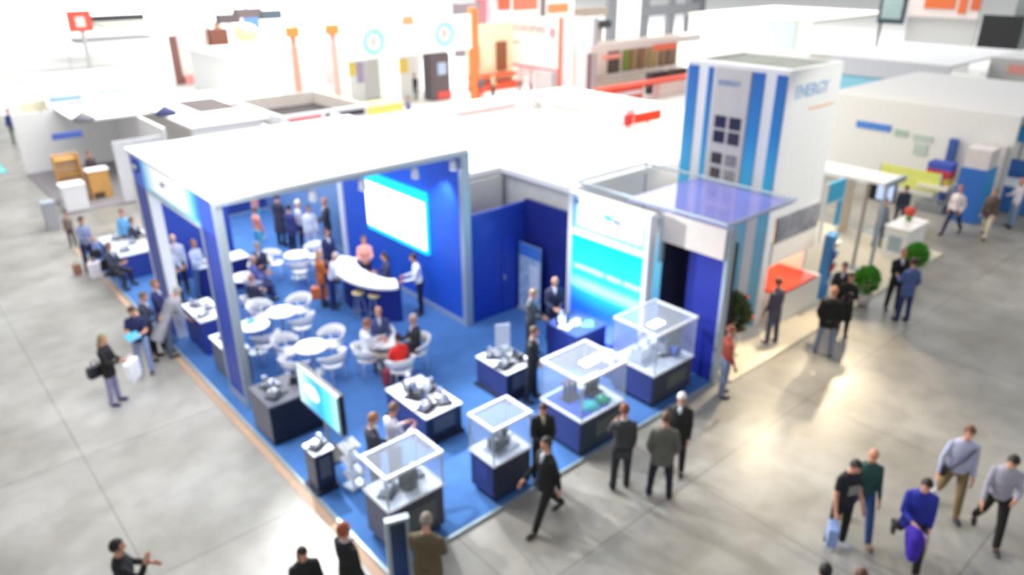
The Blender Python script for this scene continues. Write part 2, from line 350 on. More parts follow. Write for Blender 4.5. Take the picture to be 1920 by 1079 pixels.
# navy wall with beige header, violet translucent ceiling
rm = empty('storage_room', (12.95, 8.0, Z0), 0, 'navy walled storage cabin with beige header and translucent violet ceiling', 'exhibition stand')
MB().bx(.10, .20, .0, .95, 0, 3.1).build('wall_panel', mat('cabin_blue', srgb('#1F2E9A'), .5, var=.06), rm)
MB().bx(.9, 1.0, .3, 1.66, 0, 3.1).build('recess_wall', mat('recess_shade_navy', srgb('#12163A'), .9, var=.15), rm)  # recess walls, their navy darkened to carry the shade
MB().bx(.1, .9, 1.64, 1.68, 0, 3.1).build('recess_wall', MATS['recess_shade_navy'], rm)
MB().bx(.06, 1.0, .9, 1.66, 3.0, 3.04).build('lintel', mat('recess_shade_navy', srgb('#12163A'), .9), rm)
MB().bx(-.05, .05, 0.0, 1.62, 3.04, 3.72).build('header', mat('beige_header', srgb('#DCD3CE'), .6, var=.03), rm)
f = MB(); f.bx(.0, .22, -.09, -.002, 0, 3.72); f.bx(-.04, .08, 1.63, 1.72, 2.5, 3.72); f.build('corner_post', ALU, rm)
MB().bx(.0, 2.65, .02, 2.75, 3.74, 3.77).build('violet_ceiling', PURPLE, rm)
f = MB()
for (a, b_) in (((0, 0), (2.7, 0)), ((2.7, 0), (2.7, 4.4)), ((2.7, 4.4), (0, 4.4)), ((0, 4.4), (0, 0))): f.cyl((a[0], a[1], 3.82), (b_[0], b_[1], 3.82), .035, 6)
f.cyl((2.7, 4.4, 0), (2.7, 4.4, 3.82), .03, 6)
f.build('ceiling_frame', ALU, rm)
MB().bx(.30, .34, 1.7, 4.3, 0, 3.0).build('inner_wall', WHITE, rm)
MB().bx(.35, 2.6, 2.80, 2.84, 0, 3.0).build('inner_wall', WHITE, rm)

# ------------------------------------------------------------------ tower stand
TX, TY0, TY1, TZ = 16.2, 8.9, 11.75, 6.6
tw = empty('tower', (TX, TY0, .05), 0, 'tall white tower with blue stripes and a grey photo panel', 'exhibition tower')
def lt(mb, name, m, par=tw, **k):
    mb.v = [(x-TX, y-TY0, z-.05) for x, y, z in mb.v]; return mb.build(name, m, par, **k)
lt(MB().bx(TX, TX+.3, TY0, TY1, .05, TZ), 'front_wall', mat('tower_white', (.90, .90, .93), .4, var=.02))
lt(MB().bx(TX+.3, TX+2.5, TY0, TY0+.12, 2.95, TZ), 'side_wall', mat('tower_side_white', (.90, .91, .89), .5, var=.02))
lt(MB().bx(TX+2.38, TX+2.5, TY0+.12, TY1, .05, TZ), 'back_wall', WHITE)
lt(MB().bx(TX+.3, TX+2.38, TY1-.12, TY1, .05, TZ), 'side_wall', WHITE)
lt(MB().bx(TX+.3, TX+2.38, TY0+.12, TY1-.12, TZ-.14, TZ-.06), 'roof_panel', mat('tower_roof_grey', srgb('#8F9A94'), .7, var=.12, scale=2))
gm = grad_mat('tower_stripe_print', [(0, '#8CC8E8'), (.38, '#8ED6F4'), (.55, '#4CC0F0'), (.75, '#2F8ED6'), (1, '#2A66BE')], 2, 0, TZ, emit=0)
for a, b_ in (((1290, 150), (1309, 150)), ((1328, 150), (1337, 150)), ((1412, 150), (1435, 150)), ((1458, 150), (1478, 150))):
    ya, yb = at_x(*a, TX).y, at_x(*b_, TX).y
    lt(MB().bx(TX-.03, TX-.002, yb, ya, .05, TZ-.12), 'blue_stripe', gm)
ya, yb = at_x(1343, 150, TX).y, at_x(1410, 150, TX).y
pn = lt(MB().bx(TX-.05, TX-.002, yb, ya, 2.9, TZ-.1), 'grey_panel', mat('tower_grey_panel', srgb('#CFCBCB'), .5, var=.03))
k = 0
PHC = ['#20204E', '#26254A', '#1D1D44', '#38304C', '#3F3A42', '#8E8A93', '#5A5156', '#9A979E', '#8E847E', '#A09490']
yc = (ya+yb)/2
for zz, sz in ((5.2, .30), (4.83, .30), (4.28, .28), (3.90, .26), (3.30, .22)):
    for sgn in (1, -1):
        lt(MB().box((TX-.06, yc+sgn*.21, zz), (.02, sz+.02, sz)), 'photo', mat('tower_photo_%d' % k, srgb(PHC[k]), .4, var=.25, scale=12), pn); k += 1
text('ENERGY', .17, cm('#8FA6CC'), pn, (-.06, ya-TY0-.1, TZ-.55), (0, -1, 0), (0, 0, 1), bold=.004)
sd = [o_ for o_ in bpy.data.objects if o_.name.startswith('side_wall') and o_.parent == tw][0]
text('ENERGY', .42, cm('#A9C6E4'), sd, (.34, -.008, TZ-.72), (1, 0, 0), (0, 0, 1), bold=.01)
lt(MB().bx(TX+1.1, TX+2.3, TY0-.012, TY0-.001, TZ-1.02, TZ-.97), 'orange_line', cm('#F0B98A'), sd)
# kiosk under the tower
pp = lt(MB().bx(TX+.35, TX+2.45, TY0-.08, TY0-.002, 2.32, 2.98), 'picture_panel', mat('landscape_picture', srgb('#8A8B93'), .4, var=.35, scale=3))
lt(MB().bx(TX+.30, TX+2.5, TY0-.06, TY0+.06, 1.72, 2.30), 'valance', WARMW)
lt(MB().bx(TX+.34, TX+2.34, TY1-.4, TY1-.3, .05, 2.9), 'inner_wall', mat('warm_inner_wall', srgb('#F4DCA8'), .6))
kc = empty('service_counter', (17.6, 8.75, .05), 0, 'white counter with a red top in the opening under the tower', 'counter')
MB().bx(-.9, 1.25, -.18, .30, 0, .86).build('counter_body', WHITE, kc)
MB().bx(-.95, .95, -.2, .95, .86, .93).build('red_top', mat('red_laminate', srgb('#F03A16'), .35, var=.04), kc)
spot('kiosk_light', (17.6, 9.6, 2.85), (17.6, 9.8, .5), 160, 120, (1, .85, .55), .8, .1)
bs = empty('brochure_stand', (19.35, 8.7, .05), .2, 'blue brochure column beside the tower counter, holding leaflets', 'display stand')
MB().bx(-.22, .22, -.12, .12, 0, 1.9).build('column', cm('#3F86C4'), bs)
for i, c in enumerate(('#E0E6F0', '#C65A50', '#5A6BB0', '#F0E8E0')): MB().box((.05, -.16, .55+i*.35), (.3, .08, .22), rx=.3).build('leaflet', cm(c), bs)
cy = empty('cyan_booth', at(1540, 560, .05), 0, 'small white kiosk with a cyan header, right of the tower', 'exhibition stand')
o = at_y(1568, 360, 11.0)
cyl_ = empty('cyan_sign_frame', (o.x, 11.0, .05), 0, 'white frame with a bright cyan sign and beige panel behind the leaflets column', 'exhibition stand')
bpy.data.objects.remove(cy)
MB().bx(-.65, .5, -.05, .05, o.z-.35, o.z+.35).build('cyan_sign', mat('cyan_sign', srgb('#3FC4F0'), .4), cyl_)
MB().bx(-.7, -.62, -.05, .05, 0, o.z+.35).build('frame_post', ALUW, cyl_); MB().bx(.52, .6, -.05, .05, 0, o.z+.35).build('frame_post', ALUW, cyl_)
MB().bx(.62, 1.3, -.05, .05, 0, o.z+.3).build('beige_panel', mat('beige_panel', srgb('#E4D3B8'), .6), cyl_)
MB().bx(.1, .5, -.06, -.052, o.z-1.3, o.z-.4).build('cyan_leg', cm('#56B6E4'), cyl_)

# ------------------------------------------------------------------ neighbouring white roof
nb = empty('white_roof_stand', (12.75, 14.3, 0), 0, 'wide stand with a flat cream-white roof behind the blue partition', 'exhibition stand')
r_ = MB(); r_.bx(0, 11.0, 0, 9.3, 3.6, 3.75); r_.bx(0, 11.0, -1.95, 0, 3.6, 3.75); r_.bx(-1.9, 0, .8, 9.3, 3.6, 3.75)
r_.build('roof', mat('cream_white_roof', (.95, .95, .93), .8, var=.02, scale=1), nb)
MB().bx(.1, .2, -1.8, 9.2, 0, 3.58).build('wall', mat('grey_wall', srgb('#D8D8D2'), .7), nb)
MB().bx(.3, 10.8, 9.1, 9.2, 0, 3.58).build('wall', WHITE, nb); MB().bx(.2, 10.9, -1.9, -1.82, 0, 3.58).build('wall', WHITE, nb)
MB().bx(10.85, 10.95, 0.1, 9.0, 0, 3.58).build('wall', WHITE, nb)
s = at(1200, 236, 3.76)
sg = empty('red_sign', (s.x, s.y, 3.76), 0, 'small red sign on the cream-white roof, left of the tower', 'sign')
MB().bx(-.30, 1.05, -.04, .04, .10, .42).build('board', cm('#F0431C'), sg)
MB().bx(-.80, -.42, -.04, .04, .10, .46).build('mark', cm('#E23A3A'), sg)
MB().cyl((-.62, 0, 0), (-.62, 0, .4), .03, 6).build('post', DSTEEL, sg); MB().cyl((.4, 0, 0), (.4, 0, .12), .03, 6).build('post', DSTEEL, sg)
# white open frame stand behind that roof
YB = 26.5
a_ = at(1005, 172, 4.3)
wf = empty('roof_frame', (a_.x, a_.y, 3.755), 0, 'thick white L-shaped beam frame with red panels, lying on the cream-white roof', 'frame')
MB().bx(-4.9, .25, -.22, .22, .22, .55).build('beam', WHITE, wf); MB().bx(-.22, .22, -4.7, -.22, .22, .55).build('beam', WHITE, wf)
for x, y in ((0, 0), (-4.7, 0), (0, -4.5)): MB().bx(x-.18, x+.18, y-.18, y+.18, 0, .22).build('foot_block', WHITE, wf)
MB().bx(-3.4, -.6, .5, 1.6, 0, .24).build('red_panel', cm('#E85A50'), wf)
MB().bx(.5, 1.4, -2.0, -.3, 0, .24).build('red_panel', cm('#D8564C'), wf)
# ------------------------------------------------------------------ display cases
def legs(): pass
def showcase(x, y, w_, d_, h, top, label, lid=TOPGLASS, side=PLB, front=DNAVY, panel=True):
    r = empty('display_case', (x, y, Z0), 0, label, 'display case')
    MB().bx(.05, w_-.05, .05, d_-.05, 0, .10).build('base_plinth', mat('plinth_foot', srgb('#1B2240'), .6), r)
    b = MB().bx(0, w_, 0, d_, .10, h-.04).build('plinth', front, r)
    MB().bx(-.008, -.001, .03, d_-.03, .12, h-.06).build('side_panel', side, r)
    if panel: MB().bx(w_*.35, w_*.85, -.012, -.001, .3, h-.22).build('info_panel', cm('#59615C'), r)
    else: MB().bx(-.014, -.009, d_*.25, d_*.75, h*.45, h*.8).build('info_panel', cm('#3C4C98'), r)
    MB().bx(-.025, w_+.025, -.025, d_+.025, h-.04, h).build('plinth_top', mat('case_floor_white', (.85, .87, .93), .4), r)
    for px in (0, w_):
        for py in (0, d_): MB().bx(px-.012, px+.012, py-.012, py+.012, h, top-.05).build('corner_rod', ALU, r)
    f = MB(); f.bx(-.03, w_+.03, -.03, .02, top-.05, top); f.bx(-.03, w_+.03, d_-.02, d_+.03, top-.05, top)
    f.bx(-.03, .02, .02, d_-.02, top-.05, top); f.bx(w_-.02, w_+.03, .02, d_-.02, top-.05, top); f.build('lid_frame', ALUW, r)
    MB().bx(.02, w_-.02, .02, d_-.02, top-.03, top-.02).build('lid_pane', lid, r)
    MB().bx(.015, w_-.015, -.004, .004, h, top-.05).build('glass_pane', GLASS, r)
    MB().bx(.015, w_-.015, d_-.004, d_+.004, h, top-.05).build('glass_pane', GLASS, r)
    MB().bx(-.004, .004, .015, d_-.015, h, top-.05).build('glass_pane', GLASS, r)
    MB().bx(w_-.004, w_+.004, .015, d_-.015, h, top-.05).build('glass_pane', GLASS, r)
    return r
def machine(name, x, y, z, rz, label, s=1.0, body=STEEL, acc=DSTEEL, seed=1, cat='machine model'):
    """small demonstration machine: base, housing, shafts, flanges"""
    R = random.Random(seed); r = empty(name, (x, y, z), rz, label, cat)
    MB().box((0, 0, .02*s), (.5*s, .34*s, .04*s)).build('base_plate', acc, r)
    MB().box((-.10*s, 0, .13*s), (.22*s, .2*s, .18*s)).build('housing', body, r, bevel=.01*s)
    MB().lathe([(.001, 0), (.085*s, 0), (.085*s, .05*s), (.05*s, .06*s), (.05*s, .2*s), (.06*s, .21*s), (.06*s, .25*s), (.001, .25*s)], (.12*s, .03*s, .04*s)).build('cylinder', body, r, smooth=False)
    MB().cyl((-.2*s, -.05*s, .16*s), (.22*s, -.05*s, .16*s), .02*s).build('shaft', acc, r)
    MB().tube([(-.1*s, .06*s, .22*s), (-.05*s, .08*s, .33*s), (.06*s, .06*s, .34*s), (.12*s, .03*s, .28*s)], .012*s, 7).build('hose', mat('blue_hose', srgb('#2F58B8'), .4), r, smooth=True)
    MB().lathe([(.001, 0), (.04*s, 0), (.04*s, .02*s), (.001, .02*s)], (-.15*s, -.02*s, .225*s), 14).build('knob', acc, r)
    return r
K = 0
case1 = showcase(4.56, 8.22, 1.05, .74, .95, 1.60, 'front corner display case with white frame, nearest the viewer at the platform tip', front=mat('plinth_charcoal', srgb('#3A3E4A'), .5, var=.08), side=mat('plinth_grey_side', srgb('#5E5F76'), .5, var=.08))
case2 = showcase(6.62, 8.10, .86, .66, .86, 1.60, 'small display case with a clear floating lid, second along the front edge', panel=False)
case3 = showcase(8.72, 8.02, 1.22, 1.10, .86, 1.74, 'large display case with a brightly lit lid, third along the front edge', front=mat('plinth_teal_dark', srgb('#24384F'), .5, var=.1))
case4 = showcase(11.12, 8.20, 1.35, 1.15, .84, 1.80, 'large display case in front of the cyan banner, rightmost of the cases', front=mat('plinth_slate', srgb('#343A50'), .5, var=.1))
v = tag(MB().lathe([(.001, 0), (.13, 0), (.17, .08), (.18, .2), (.15, .33), (.10, .36), (.001, .36)], (0, 0, 0), 24).build('dark_vessel', mat('olive_vessel', srgb('#4C4F45'), .35, metal=.4, var=.1), smooth=True), 'rounded dark olive metal vessel inside the front corner case', 'exhibit'); v.location = (5.14, 8.52, 1.0)
machine('pump_model', 4.82, 8.62, 1.0, .6, 'small steel pump at the left inside the front corner case', .8, seed=2)
machine('valve_model', 5.42, 8.72, 1.0, 1.5, 'white hose fitting at the right inside the front corner case', .6, body=ALUW, seed=3)
machine('engine_model', 7.05, 8.42, .91, .1, 'bulky dark engine block inside the small case with clear lid', 1.15, body=DSTEEL, acc=STEEL, seed=4)
machine('gearbox_model', 7.20, 8.62, .91, 2.2, 'bronze and steel gearbox behind the engine block in the small case', .6, body=mat('bronze', srgb('#8A7A70'), .35, metal=.5), seed=5)
def figure_rack(x, y, z, label, c1, c2, sd):
    r = empty('exhibit_model', (x, y, z), 0, label, 'exhibit')
    MB().box((0, 0, .015), (.42, .3, .03)).build('base_plate', DSTEEL, r)
    for i in range(3): MB().lathe([(.001, 0), (.045, 0), (.05, .2), (.035, .3), (.035, .38), (.001, .39)], (-.14+.14*i, 0, .03), 14).build('cylinder', c1, r, smooth=True)
    MB().box((0, 0, .40), (.40, .1, .05)).build('manifold', c2, r)
tag(MB().bx(8.75, 9.55, 8.05, 9.09, .912, .918).build('blue_case_mat', cm('#3556B8')), 'flat blue mat on the floor of the large lit case', 'mat')
figure_rack(9.15, 8.75, .91, 'dark cylinder bank with a purplish manifold inside the large lit case', mat('blue_black_metal', srgb('#2A2B55'), .3, metal=.3), mat('plum_metal', srgb('#6D4A68'), .4), 1)
figure_rack(9.62, 8.60, .91, 'grey cylinder bank at the right of the large lit case', DSTEEL, STEEL, 2)
t_ = tag(MB().lathe([(.001, 0), (.19, 0), (.2, .02), (.12, .09), (.06, .11), (.001, .11)], (0, 0, 0), 24).build('turquoise_disc', mat('turquoise_plastic', srgb('#3FC6C8'), .35), smooth=True), 'turquoise round disc in the large lit case', 'exhibit'); t_.location = (9.22, 8.26, .91)
t_ = tag(MB().lathe([(.001, 0), (.14, 0), (.16, .03), (.08, .10), (.001, .11)], (0, 0, 0), 24).build('green_disc', mat('green_plastic', srgb('#2FB08A'), .35), smooth=True), 'green round disc in the large lit case', 'exhibit'); t_.location = (9.58, 8.24, .91)
machine('white_machine_model', 11.55, 8.85, .89, .1, 'long white machine model with sloping hood inside the rightmost case', 1.5, body=ALUW, acc=STEEL, seed=6)
machine('robot_model', 12.10, 8.75, .89, 1.2, 'steel machine with blue drum at the right inside the rightmost case', 1.1, body=STEEL, seed=7)
d_ = tag(MB().cyl((0, -.06, 0), (0, .06, 0), .12, 20).build('blue_drum', cm('#2C54A8')), 'blue round drum on the plinth top of the rightmost case', 'exhibit'); d_.location = (12.12, 8.42, 1.01)
# lit lamp strips inside the two large lids
for x, y, z in ((9.5, 8.6, 1.66), (11.7, 8.7, 1.72)):
    l_ = tag(MB().box((0, 0, 0), (.36, .2, .03)).build('case_lamp', mat('case_lamp_glow', (1, 1, 1), .3, emit=(1, .98, 1), emit_s=5)), 'glowing lamp panel under the lid of the %s' % ('large lit case' if x < 10 else 'rightmost case'), 'lamp'); l_.location = (x, y, z+.015)

# ------------------------------------------------------------------ open plinths with equipment
def plinth(x, y, w_, d_, h, label, front=DNAVY, side=PLB, z=None):
    r = empty('plinth', (x, y, Z0), 0, label, 'plinth')
    MB().bx(-.07, w_+.02, -.07, d_+.02, 0, .07).build('foot', mat('plinth_foot', srgb('#1B2240'), .6), r)
    MB().bx(0, w_, 0, d_, .07, h-.03).build('body', front, r)
    MB().bx(-.008, -.001, .02, d_-.02, .09, h-.05).build('side_panel', side, r)
    MB().bx(w_*.2, w_*.8, -.008, -.001, h*.35, h*.85).build('info_panel', cm('#5A6072'), r)
    MB().bx(-.02, w_+.02, -.02, d_+.02, h-.03, h).build('top_board', mat('case_floor_white', (.85, .87, .93), .4), r)
    return r
plinth(8.95, 10.45, .82, 1.05, .72, 'low blue plinth with machinery and an upright clear panel, left of the suited man')
machine('machine_model', 9.15, 10.75, .77, .2, 'steel machine at the front corner of the plinth with the clear panel', .85, seed=11)
machine('machine_model', 9.55, 10.80, .77, 1.4, 'machine with dark housing at the right of the plinth with the clear panel', .8, body=DSTEEL, acc=STEEL, seed=12)
machine('machine_model', 9.25, 11.22, .77, 2.4, 'steel machine at the rear of the plinth with the clear panel', .85, seed=13)
q = empty('clear_panel_stand', (9.55, 11.3, .77), -.5, 'upright pale clear panel standing on the low blue plinth', 'display panel')
MB().box((0, 0, .38), (.34, .015, .62)).build('panel', glass('pale_acrylic', (.85, .9, .97), .5), q); MB().box((0, 0, .03), (.38, .12, .06)).build('foot', ALU, q)
plinth(6.72, 10.30, .86, 1.45, .66, 'dark plinth crowded with machinery in the middle of the carpet')
for i, (x, y, rz, b, lab) in enumerate(((6.95, 10.6, .3, STEEL, 'nearest left steel machine on the crowded middle plinth'), (7.35, 10.62, 1.3, STEEL, 'nearest right steel machine on the crowded middle plinth'), (7.0, 11.08, 2.0, DSTEEL, 'dark machine halfway along the left side of the crowded middle plinth'), (7.35, 11.12, .2, STEEL, 'steel machine halfway along the right side of the crowded middle plinth'), (7.15, 11.52, 1.1, ALUW, 'white machine at the rear end of the crowded middle plinth'))):
    machine('machine_model', x, y, .71, rz, lab, .85, body=b, seed=20+i)
# big cabinet with the monitor
cb = empty('cabinet', (4.42, 12.30, Z0), 0, 'big near-black cabinet with a grey side beside the monitor', 'cabinet')
MB().bx(0, 1.15, 0, .95, .06, .90).build('body', mat('black_panel', srgb('#16182C'), .5, var=.2), cb)
MB().bx(.05, 1.1, .05, .9, 0, .06).build('foot', BLACK, cb)
MB().bx(-.012, -.001, .02, .93, .08, .88).build('side_panel', mat('grey_side', srgb('#6E7180'), .5), cb)
MB().bx(-.02, 1.17, -.02, .97, .90, .94).build('top_board', mat('grey_top', srgb('#5C5F6C'), .5), cb)
machine('machine_model', 4.72, 12.62, .99, .5, 'steel machine on the near-black cabinet, beside the leaning rods', .8, seed=31)
machine('machine_model', 4.75, 13.0, .99, 1.8, 'steel machine at the rear of the near-black cabinet', .8, seed=32)
machine('machine_model', 5.25, 12.9, .99, 1.0, 'dark machine on the near-black cabinet behind the monitor', .7, body=DSTEEL, seed=33)
ro = empty('rod_stand', (4.78, 12.82, .99), 0, 'tall thin steel rods rising from the cabinet left of the monitor', 'stand')
bpy.data.objects.remove(ro)
tv = empty('monitor', (5.02, 11.3, Z0), 0, 'large flat monitor with a blue and white picture, on a slim floor stand', 'monitor')
MB().box((.05, 0, 1.36), (.11, 1.62, .86)).build('casing', BLACK, tv, bevel=.015)
MB().box((-.015, 0, 1.36), (.02, 1.60, .84)).build('bezel', ALU, tv)
MB().box((-.031, 0, 1.36), (.01, 1.48, .72)).build('screen', grad_mat('tv_picture', [(0, '#A8ECF8'), (.2, '#4FD0F0'), (.45, '#2E9CE8'), (.7, '#5FB4F4'), (1, '#CFE8FA')], 1, -.74, .74, emit=.9), tv)
MB().ell((-.038, .22, 1.40), (.004, .3, .17), n=18).build('picture_shape', mat('tv_white_patch', (.9, .95, 1), .5, emit=(.9, .96, 1), emit_s=.7), tv)
MB().cyl((.08, 0, .04), (.08, 0, .95), .045).build('pole', ALU, tv)
MB().box((.08, 0, .02), (.5, .6, .04)).build('foot', BLACK, tv)
pr = plinth(4.40, 10.42, .36, .42, .86, 'slim grey and navy plinth beside the left platform edge, leaflets at its side', side=mat('grey_side', srgb('#6E7180'), .5))
machine('machine_model', 4.58, 10.64, .91, .4, 'small steel device on the slim plinth near the left platform edge', .7, seed=41)
br_ = empty('brochure_rack', (5.02, 10.25, Z0), .2, 'low rack with two white leaflet trays beside the slim plinth', 'brochure rack')
MB().cyl((0, 0, 0), (0, .1, 1.0), .02).build('pole', ALU, br_)
MB().box((0, -.02, .015), (.34, .3, .03)).build('foot', ALU, br_)
for z in (.28, .58, .86):
    MB().box((0, -.06+z*.1, z), (.34, .26, .02), rx=.45).build('tray', ALUW, br_)
    MB().box((0, -.07+z*.1, z+.03), (.24, .2, .03), rx=.45).build('leaflets', cm('#DCE6F4'), br_)
# desk by the banner
dk = empty('desk', (11.10, 10.45, Z0), 0, 'blue desk with papers and models in front of the cyan banner', 'desk')
MB().bx(0, 1.0, 0, 1.0, .0, .84).build('body', mat('desk_blue', srgb('#2A3A8C'), .5, var=.08), dk)
MB().bx(-.03, 1.03, -.03, 1.03, .84, .88).build('desk_top', mat('desk_top', srgb('#4A5FA8'), .4), dk)
for x, y, rz, c, lab in ((11.28, 11.0, .3, '#F4F4FA', 'large white sheet of paper on the blue desk'), (11.75, 10.75, .8, '#7FD0E8', 'cyan brochure on the blue desk'), (11.62, 10.98, .1, '#D9D9C8', 'cream brochure on the blue desk')):
    p_ = empty('brochure', (x, y, Z0+.88), rz, lab, 'brochure'); MB().box((0, 0, .006), (.36, .3, .012)).build('pages', cm('#F0F0F0'), p_); MB().box((0, 0, .0145), (.36, .3, .005)).build('cover', cm(c), p_)
machine('white_machine_model', 11.4, 11.25, Z0+.88, .8, 'white rounded machine model at the back of the blue desk', .8, body=ALUW, seed=51)
bch = empty('low_bench', (11.6, 9.62, Z0), 0, 'low white shelf between the desk and the rightmost case', 'bench')
MB().box((0, 0, .42), (.5, 1.2, .05)).build('top', ALUW, bch); MB().box((0, 0, .2), (.44, 1.1, .39)).build('body', NAVY, bch)

# ------------------------------------------------------------------ reception counter
rc = empty('reception_counter', (9.15, 16.7, Z0), 0, 'reception counter with a long curved white top and navy front', 'counter')
def ribbon(pts, wid, z0, z1):
    m = MB(); L = len(pts); P_ = [Vector((a, b, 0)) for a, b in pts]; rings = []
    for i, p in enumerate(P_):
        t = (P_[min(i+1, L-1)]-P_[max(i-1, 0)]).normalized(); n = Vector((-t.y, t.x, 0)); wv = wid*(1-.35*abs(i/(L-1)-.5))
        rings.append([p+n*wv+Vector((0, 0, z0)), p-n*wv+Vector((0, 0, z0)), p-n*wv+Vector((0, 0, z1)), p+n*wv+Vector((0, 0, z1))])
    return m.loft(rings)
cv = [(-.05+.40*math.cos(a)*1.0+.1, 1.25*math.sin(a)) for a in [(-80+i*16)*PI/180+PI for i in range(11)]]
cv = [(.35-.62*math.cos(t_*1.45), -1.25*math.sin(t_*1.45)) for t_ in [i/6 for i in range(-6, 7)]]
ribbon([(x+.1, y) for x, y in cv], .20, 0, 1.02).build('front_panel', NAVY, rc)
ribbon(cv, .36, 1.02, 1.09).build('counter_top', PLAS, rc)
st = empty('bar_stool', (9.25, 15.05, Z0), 0, 'round light wooden bar stool in front of the reception counter', 'stool', 'wooden stools at the reception counter')
MB().lathe([(.001, .70), (.16, .70), (.18, .73), (.17, .76), (.001, .76)]).build('seat', mat('stool_wood', srgb('#E9CF93'), .5), st, smooth=True)
for i in range(4):
    a = PI/4+i*PI/2; MB().cyl((.09*math.cos(a), .09*math.sin(a), .70), (.19*math.cos(a), .19*math.sin(a), 0), .014, 7).build('leg', ALU, st)
MB().tube([(.155*math.cos(i*PI/8), .155*math.sin(i*PI/8), .25) for i in range(16)], .01, 6, closed=True).build('footrest', ALU, st)
kids(st)
st.location = at(672, 548, .8).to_3d() - Vector((0, 0, .75))
st['label'] = 'light wooden bar stool nearest the left end of the reception counter front'
for (px, py, lab) in ((702, 553, 'light wooden bar stool right of the first, before the reception counter'), (630, 520, 'wooden bar stool at the left side of the reception counter beside the woman in orange')):
    p = at(px, py, .8); copy_tree(st, (p.x, p.y, Z0), .3, lab)
mt = empty('metal_post', at(731, 588, Z0), 0, 'slim aluminium post at the right end of the reception counter', 'post')
MB().bx(-.05, .05, -.05, .05, 0.02, 1.0).build('shaft', ALU, mt); MB().bx(-.09, .09, -.09, .09, 0, .02).build('foot', ALU, mt)

# ------------------------------------------------------------------ white tables and chairs
def make_chair():
    r = empty('cafe_chair', (0, 0, Z0), 0, 'x', 'chair', 'white tub chairs around the white tables')
    MB().lathe([(.001, .43), (.20, .42), (.225, .44), (.22, .47), (.12, .465), (.001, .46)]).build('seat', PLAS, r, smooth=True)
    # hoop back: wide band with an opening, arms coming forward (back is at -Y)
    rings = []
    for i in range(17):
        a = PI*1.5+(i-8)*PI*1.25/16; k = abs(i-8)/8; R_ = .26
        z0_, z1_ = .56+.02*k, .80-.14*k*k
        c, s_ = math.cos(a), math.sin(a)
        rings.append([(R_*c, R_*s_, z0_), ((R_+.02)*c, (R_+.02)*s_, z0_), ((R_+.05)*c, (R_+.05)*s_, z1_), ((R_+.03)*c, (R_+.03)*s_, z1_)])
    MB().loft(rings).build('backrest', PLAS, r, smooth=True)
    pts = [((.31)*math.cos(PI*1.5+(i-8)*PI*1.25/16), (.31)*math.sin(PI*1.5+(i-8)*PI*1.25/16), .80-.14*(abs(i-8)/8)**2) for i in range(17)]
    MB().tube(pts, .018, 7).build('top_rail', PLAS, r, smooth=True)
    for i in range(4):
        a = PI/4+i*PI/2; top_z = .44 if i < 2 else .60; rr = .2 if i < 2 else .265
        MB().tube([(rr*math.cos(a), rr*math.sin(a), top_z), (.21*math.cos(a), .21*math.sin(a), .42), (.25*math.cos(a), .25*math.sin(a), 0)], .016, 7).build('leg', PLAS, r, smooth=True)
    for c_ in [q_ for q_ in bpy.data.objects if q_.parent == r]: c_.scale = (1.1, 1.1, 1.06)
    kids(r); return r
ch0 = make_chair(); first_chair = [True]
def make_table():
    r = empty('cafe_table', (0, 0, Z0), 0, 'x', 'table', 'round white cafe tables')
    MB().lathe([(.001, .71), (.36, .71), (.39, .725), (.38, .745), (.001, .745)], n=32).build('tabletop', PLAS, r, smooth=False)
    MB().cyl((0, 0, .03), (0, 0, .71), .035).build('pole', ALU, r)
    MB().lathe([(.001, 0), (.24, 0), (.24, .015), (.05, .04), (.001, .04)]).build('foot', ALU, r)
    kids(r); return r
tb0 = make_table(); first_tab = [True]
def put(proto, flag, loc, rz, lab):
    if flag[0]:
        flag[0] = False; proto.location = loc; proto.rotation_euler = (0, 0, rz); proto['label'] = lab; return proto
    return copy_tree(proto, loc, rz, lab)
def cafe(px, py, phis, tname, occ=(), names=None):
    c = at(px, py, .78)
    put(tb0, first_tab, (c.x, c.y, Z0), 0, 'round white cafe table %s' % tname)
    for i, ph in enumerate(phis):
        a = math.radians(ph); x, y = c.x+.66*math.cos(a), c.y+.66*math.sin(a)
        put(ch0, first_chair, (x, y, Z0), a+PI/2, 'white tub chair %s' % names[i])
    return c
# angle 0 = world +X ; screen right is about -41 deg, screen up about 49 deg
cafe(527, 585, (115, 25, -70), 'nearest the corner column', names=('on the column side of the table nearest the corner column', 'at the upper right of the table nearest the corner column', 'at the lower right of the table nearest the corner column'))
cafe(583, 650, (120, 20, -150, -75), 'behind the monitor', names=('at the upper left of the table behind the monitor', 'at the upper right of the table behind the monitor', 'at the lower left of the table behind the monitor', 'in front of the table behind the monitor'))
cafe(556, 478, (140, 15, -40, -110), 'farthest back under the roof', names=('left of the farthest table under the roof', 'upper right of the farthest table under the roof', 'right of the farthest table under the roof', 'nearest side of the farthest table under the roof'))
cafe(716, 640, (), 'where four people sit in the middle of the carpet')
cafe(458, 520, (), 'just right of the corner column, with papers on it')
cafe(475, 610, (-90,), 'with blue and white leaflets, against the corner column', names=('at the near side of the table with leaflets by the corner column',))
for px, py, c, lab in ((470, 603, '#35A8F0', 'blue leaflet on the table against the corner column'), (484, 612, '#F4F0F6', 'white leaflet on the table against the corner column'), (455, 515, '#F2F2FA', 'white papers on the table right of the column'), (708, 640, '#F2F2FA', 'white papers on the middle table')):
    p = at(px, py, .80); e = empty('leaflet', (p.x, p.y, Z0+.745), .4, lab, 'leaflet'); MB().box((0, 0, .004), (.28, .2, .008)).build('pages', cm('#F0F0F0'), e); MB().box((0, 0, .010), (.28, .2, .004)).build('cover', cm(c), e)

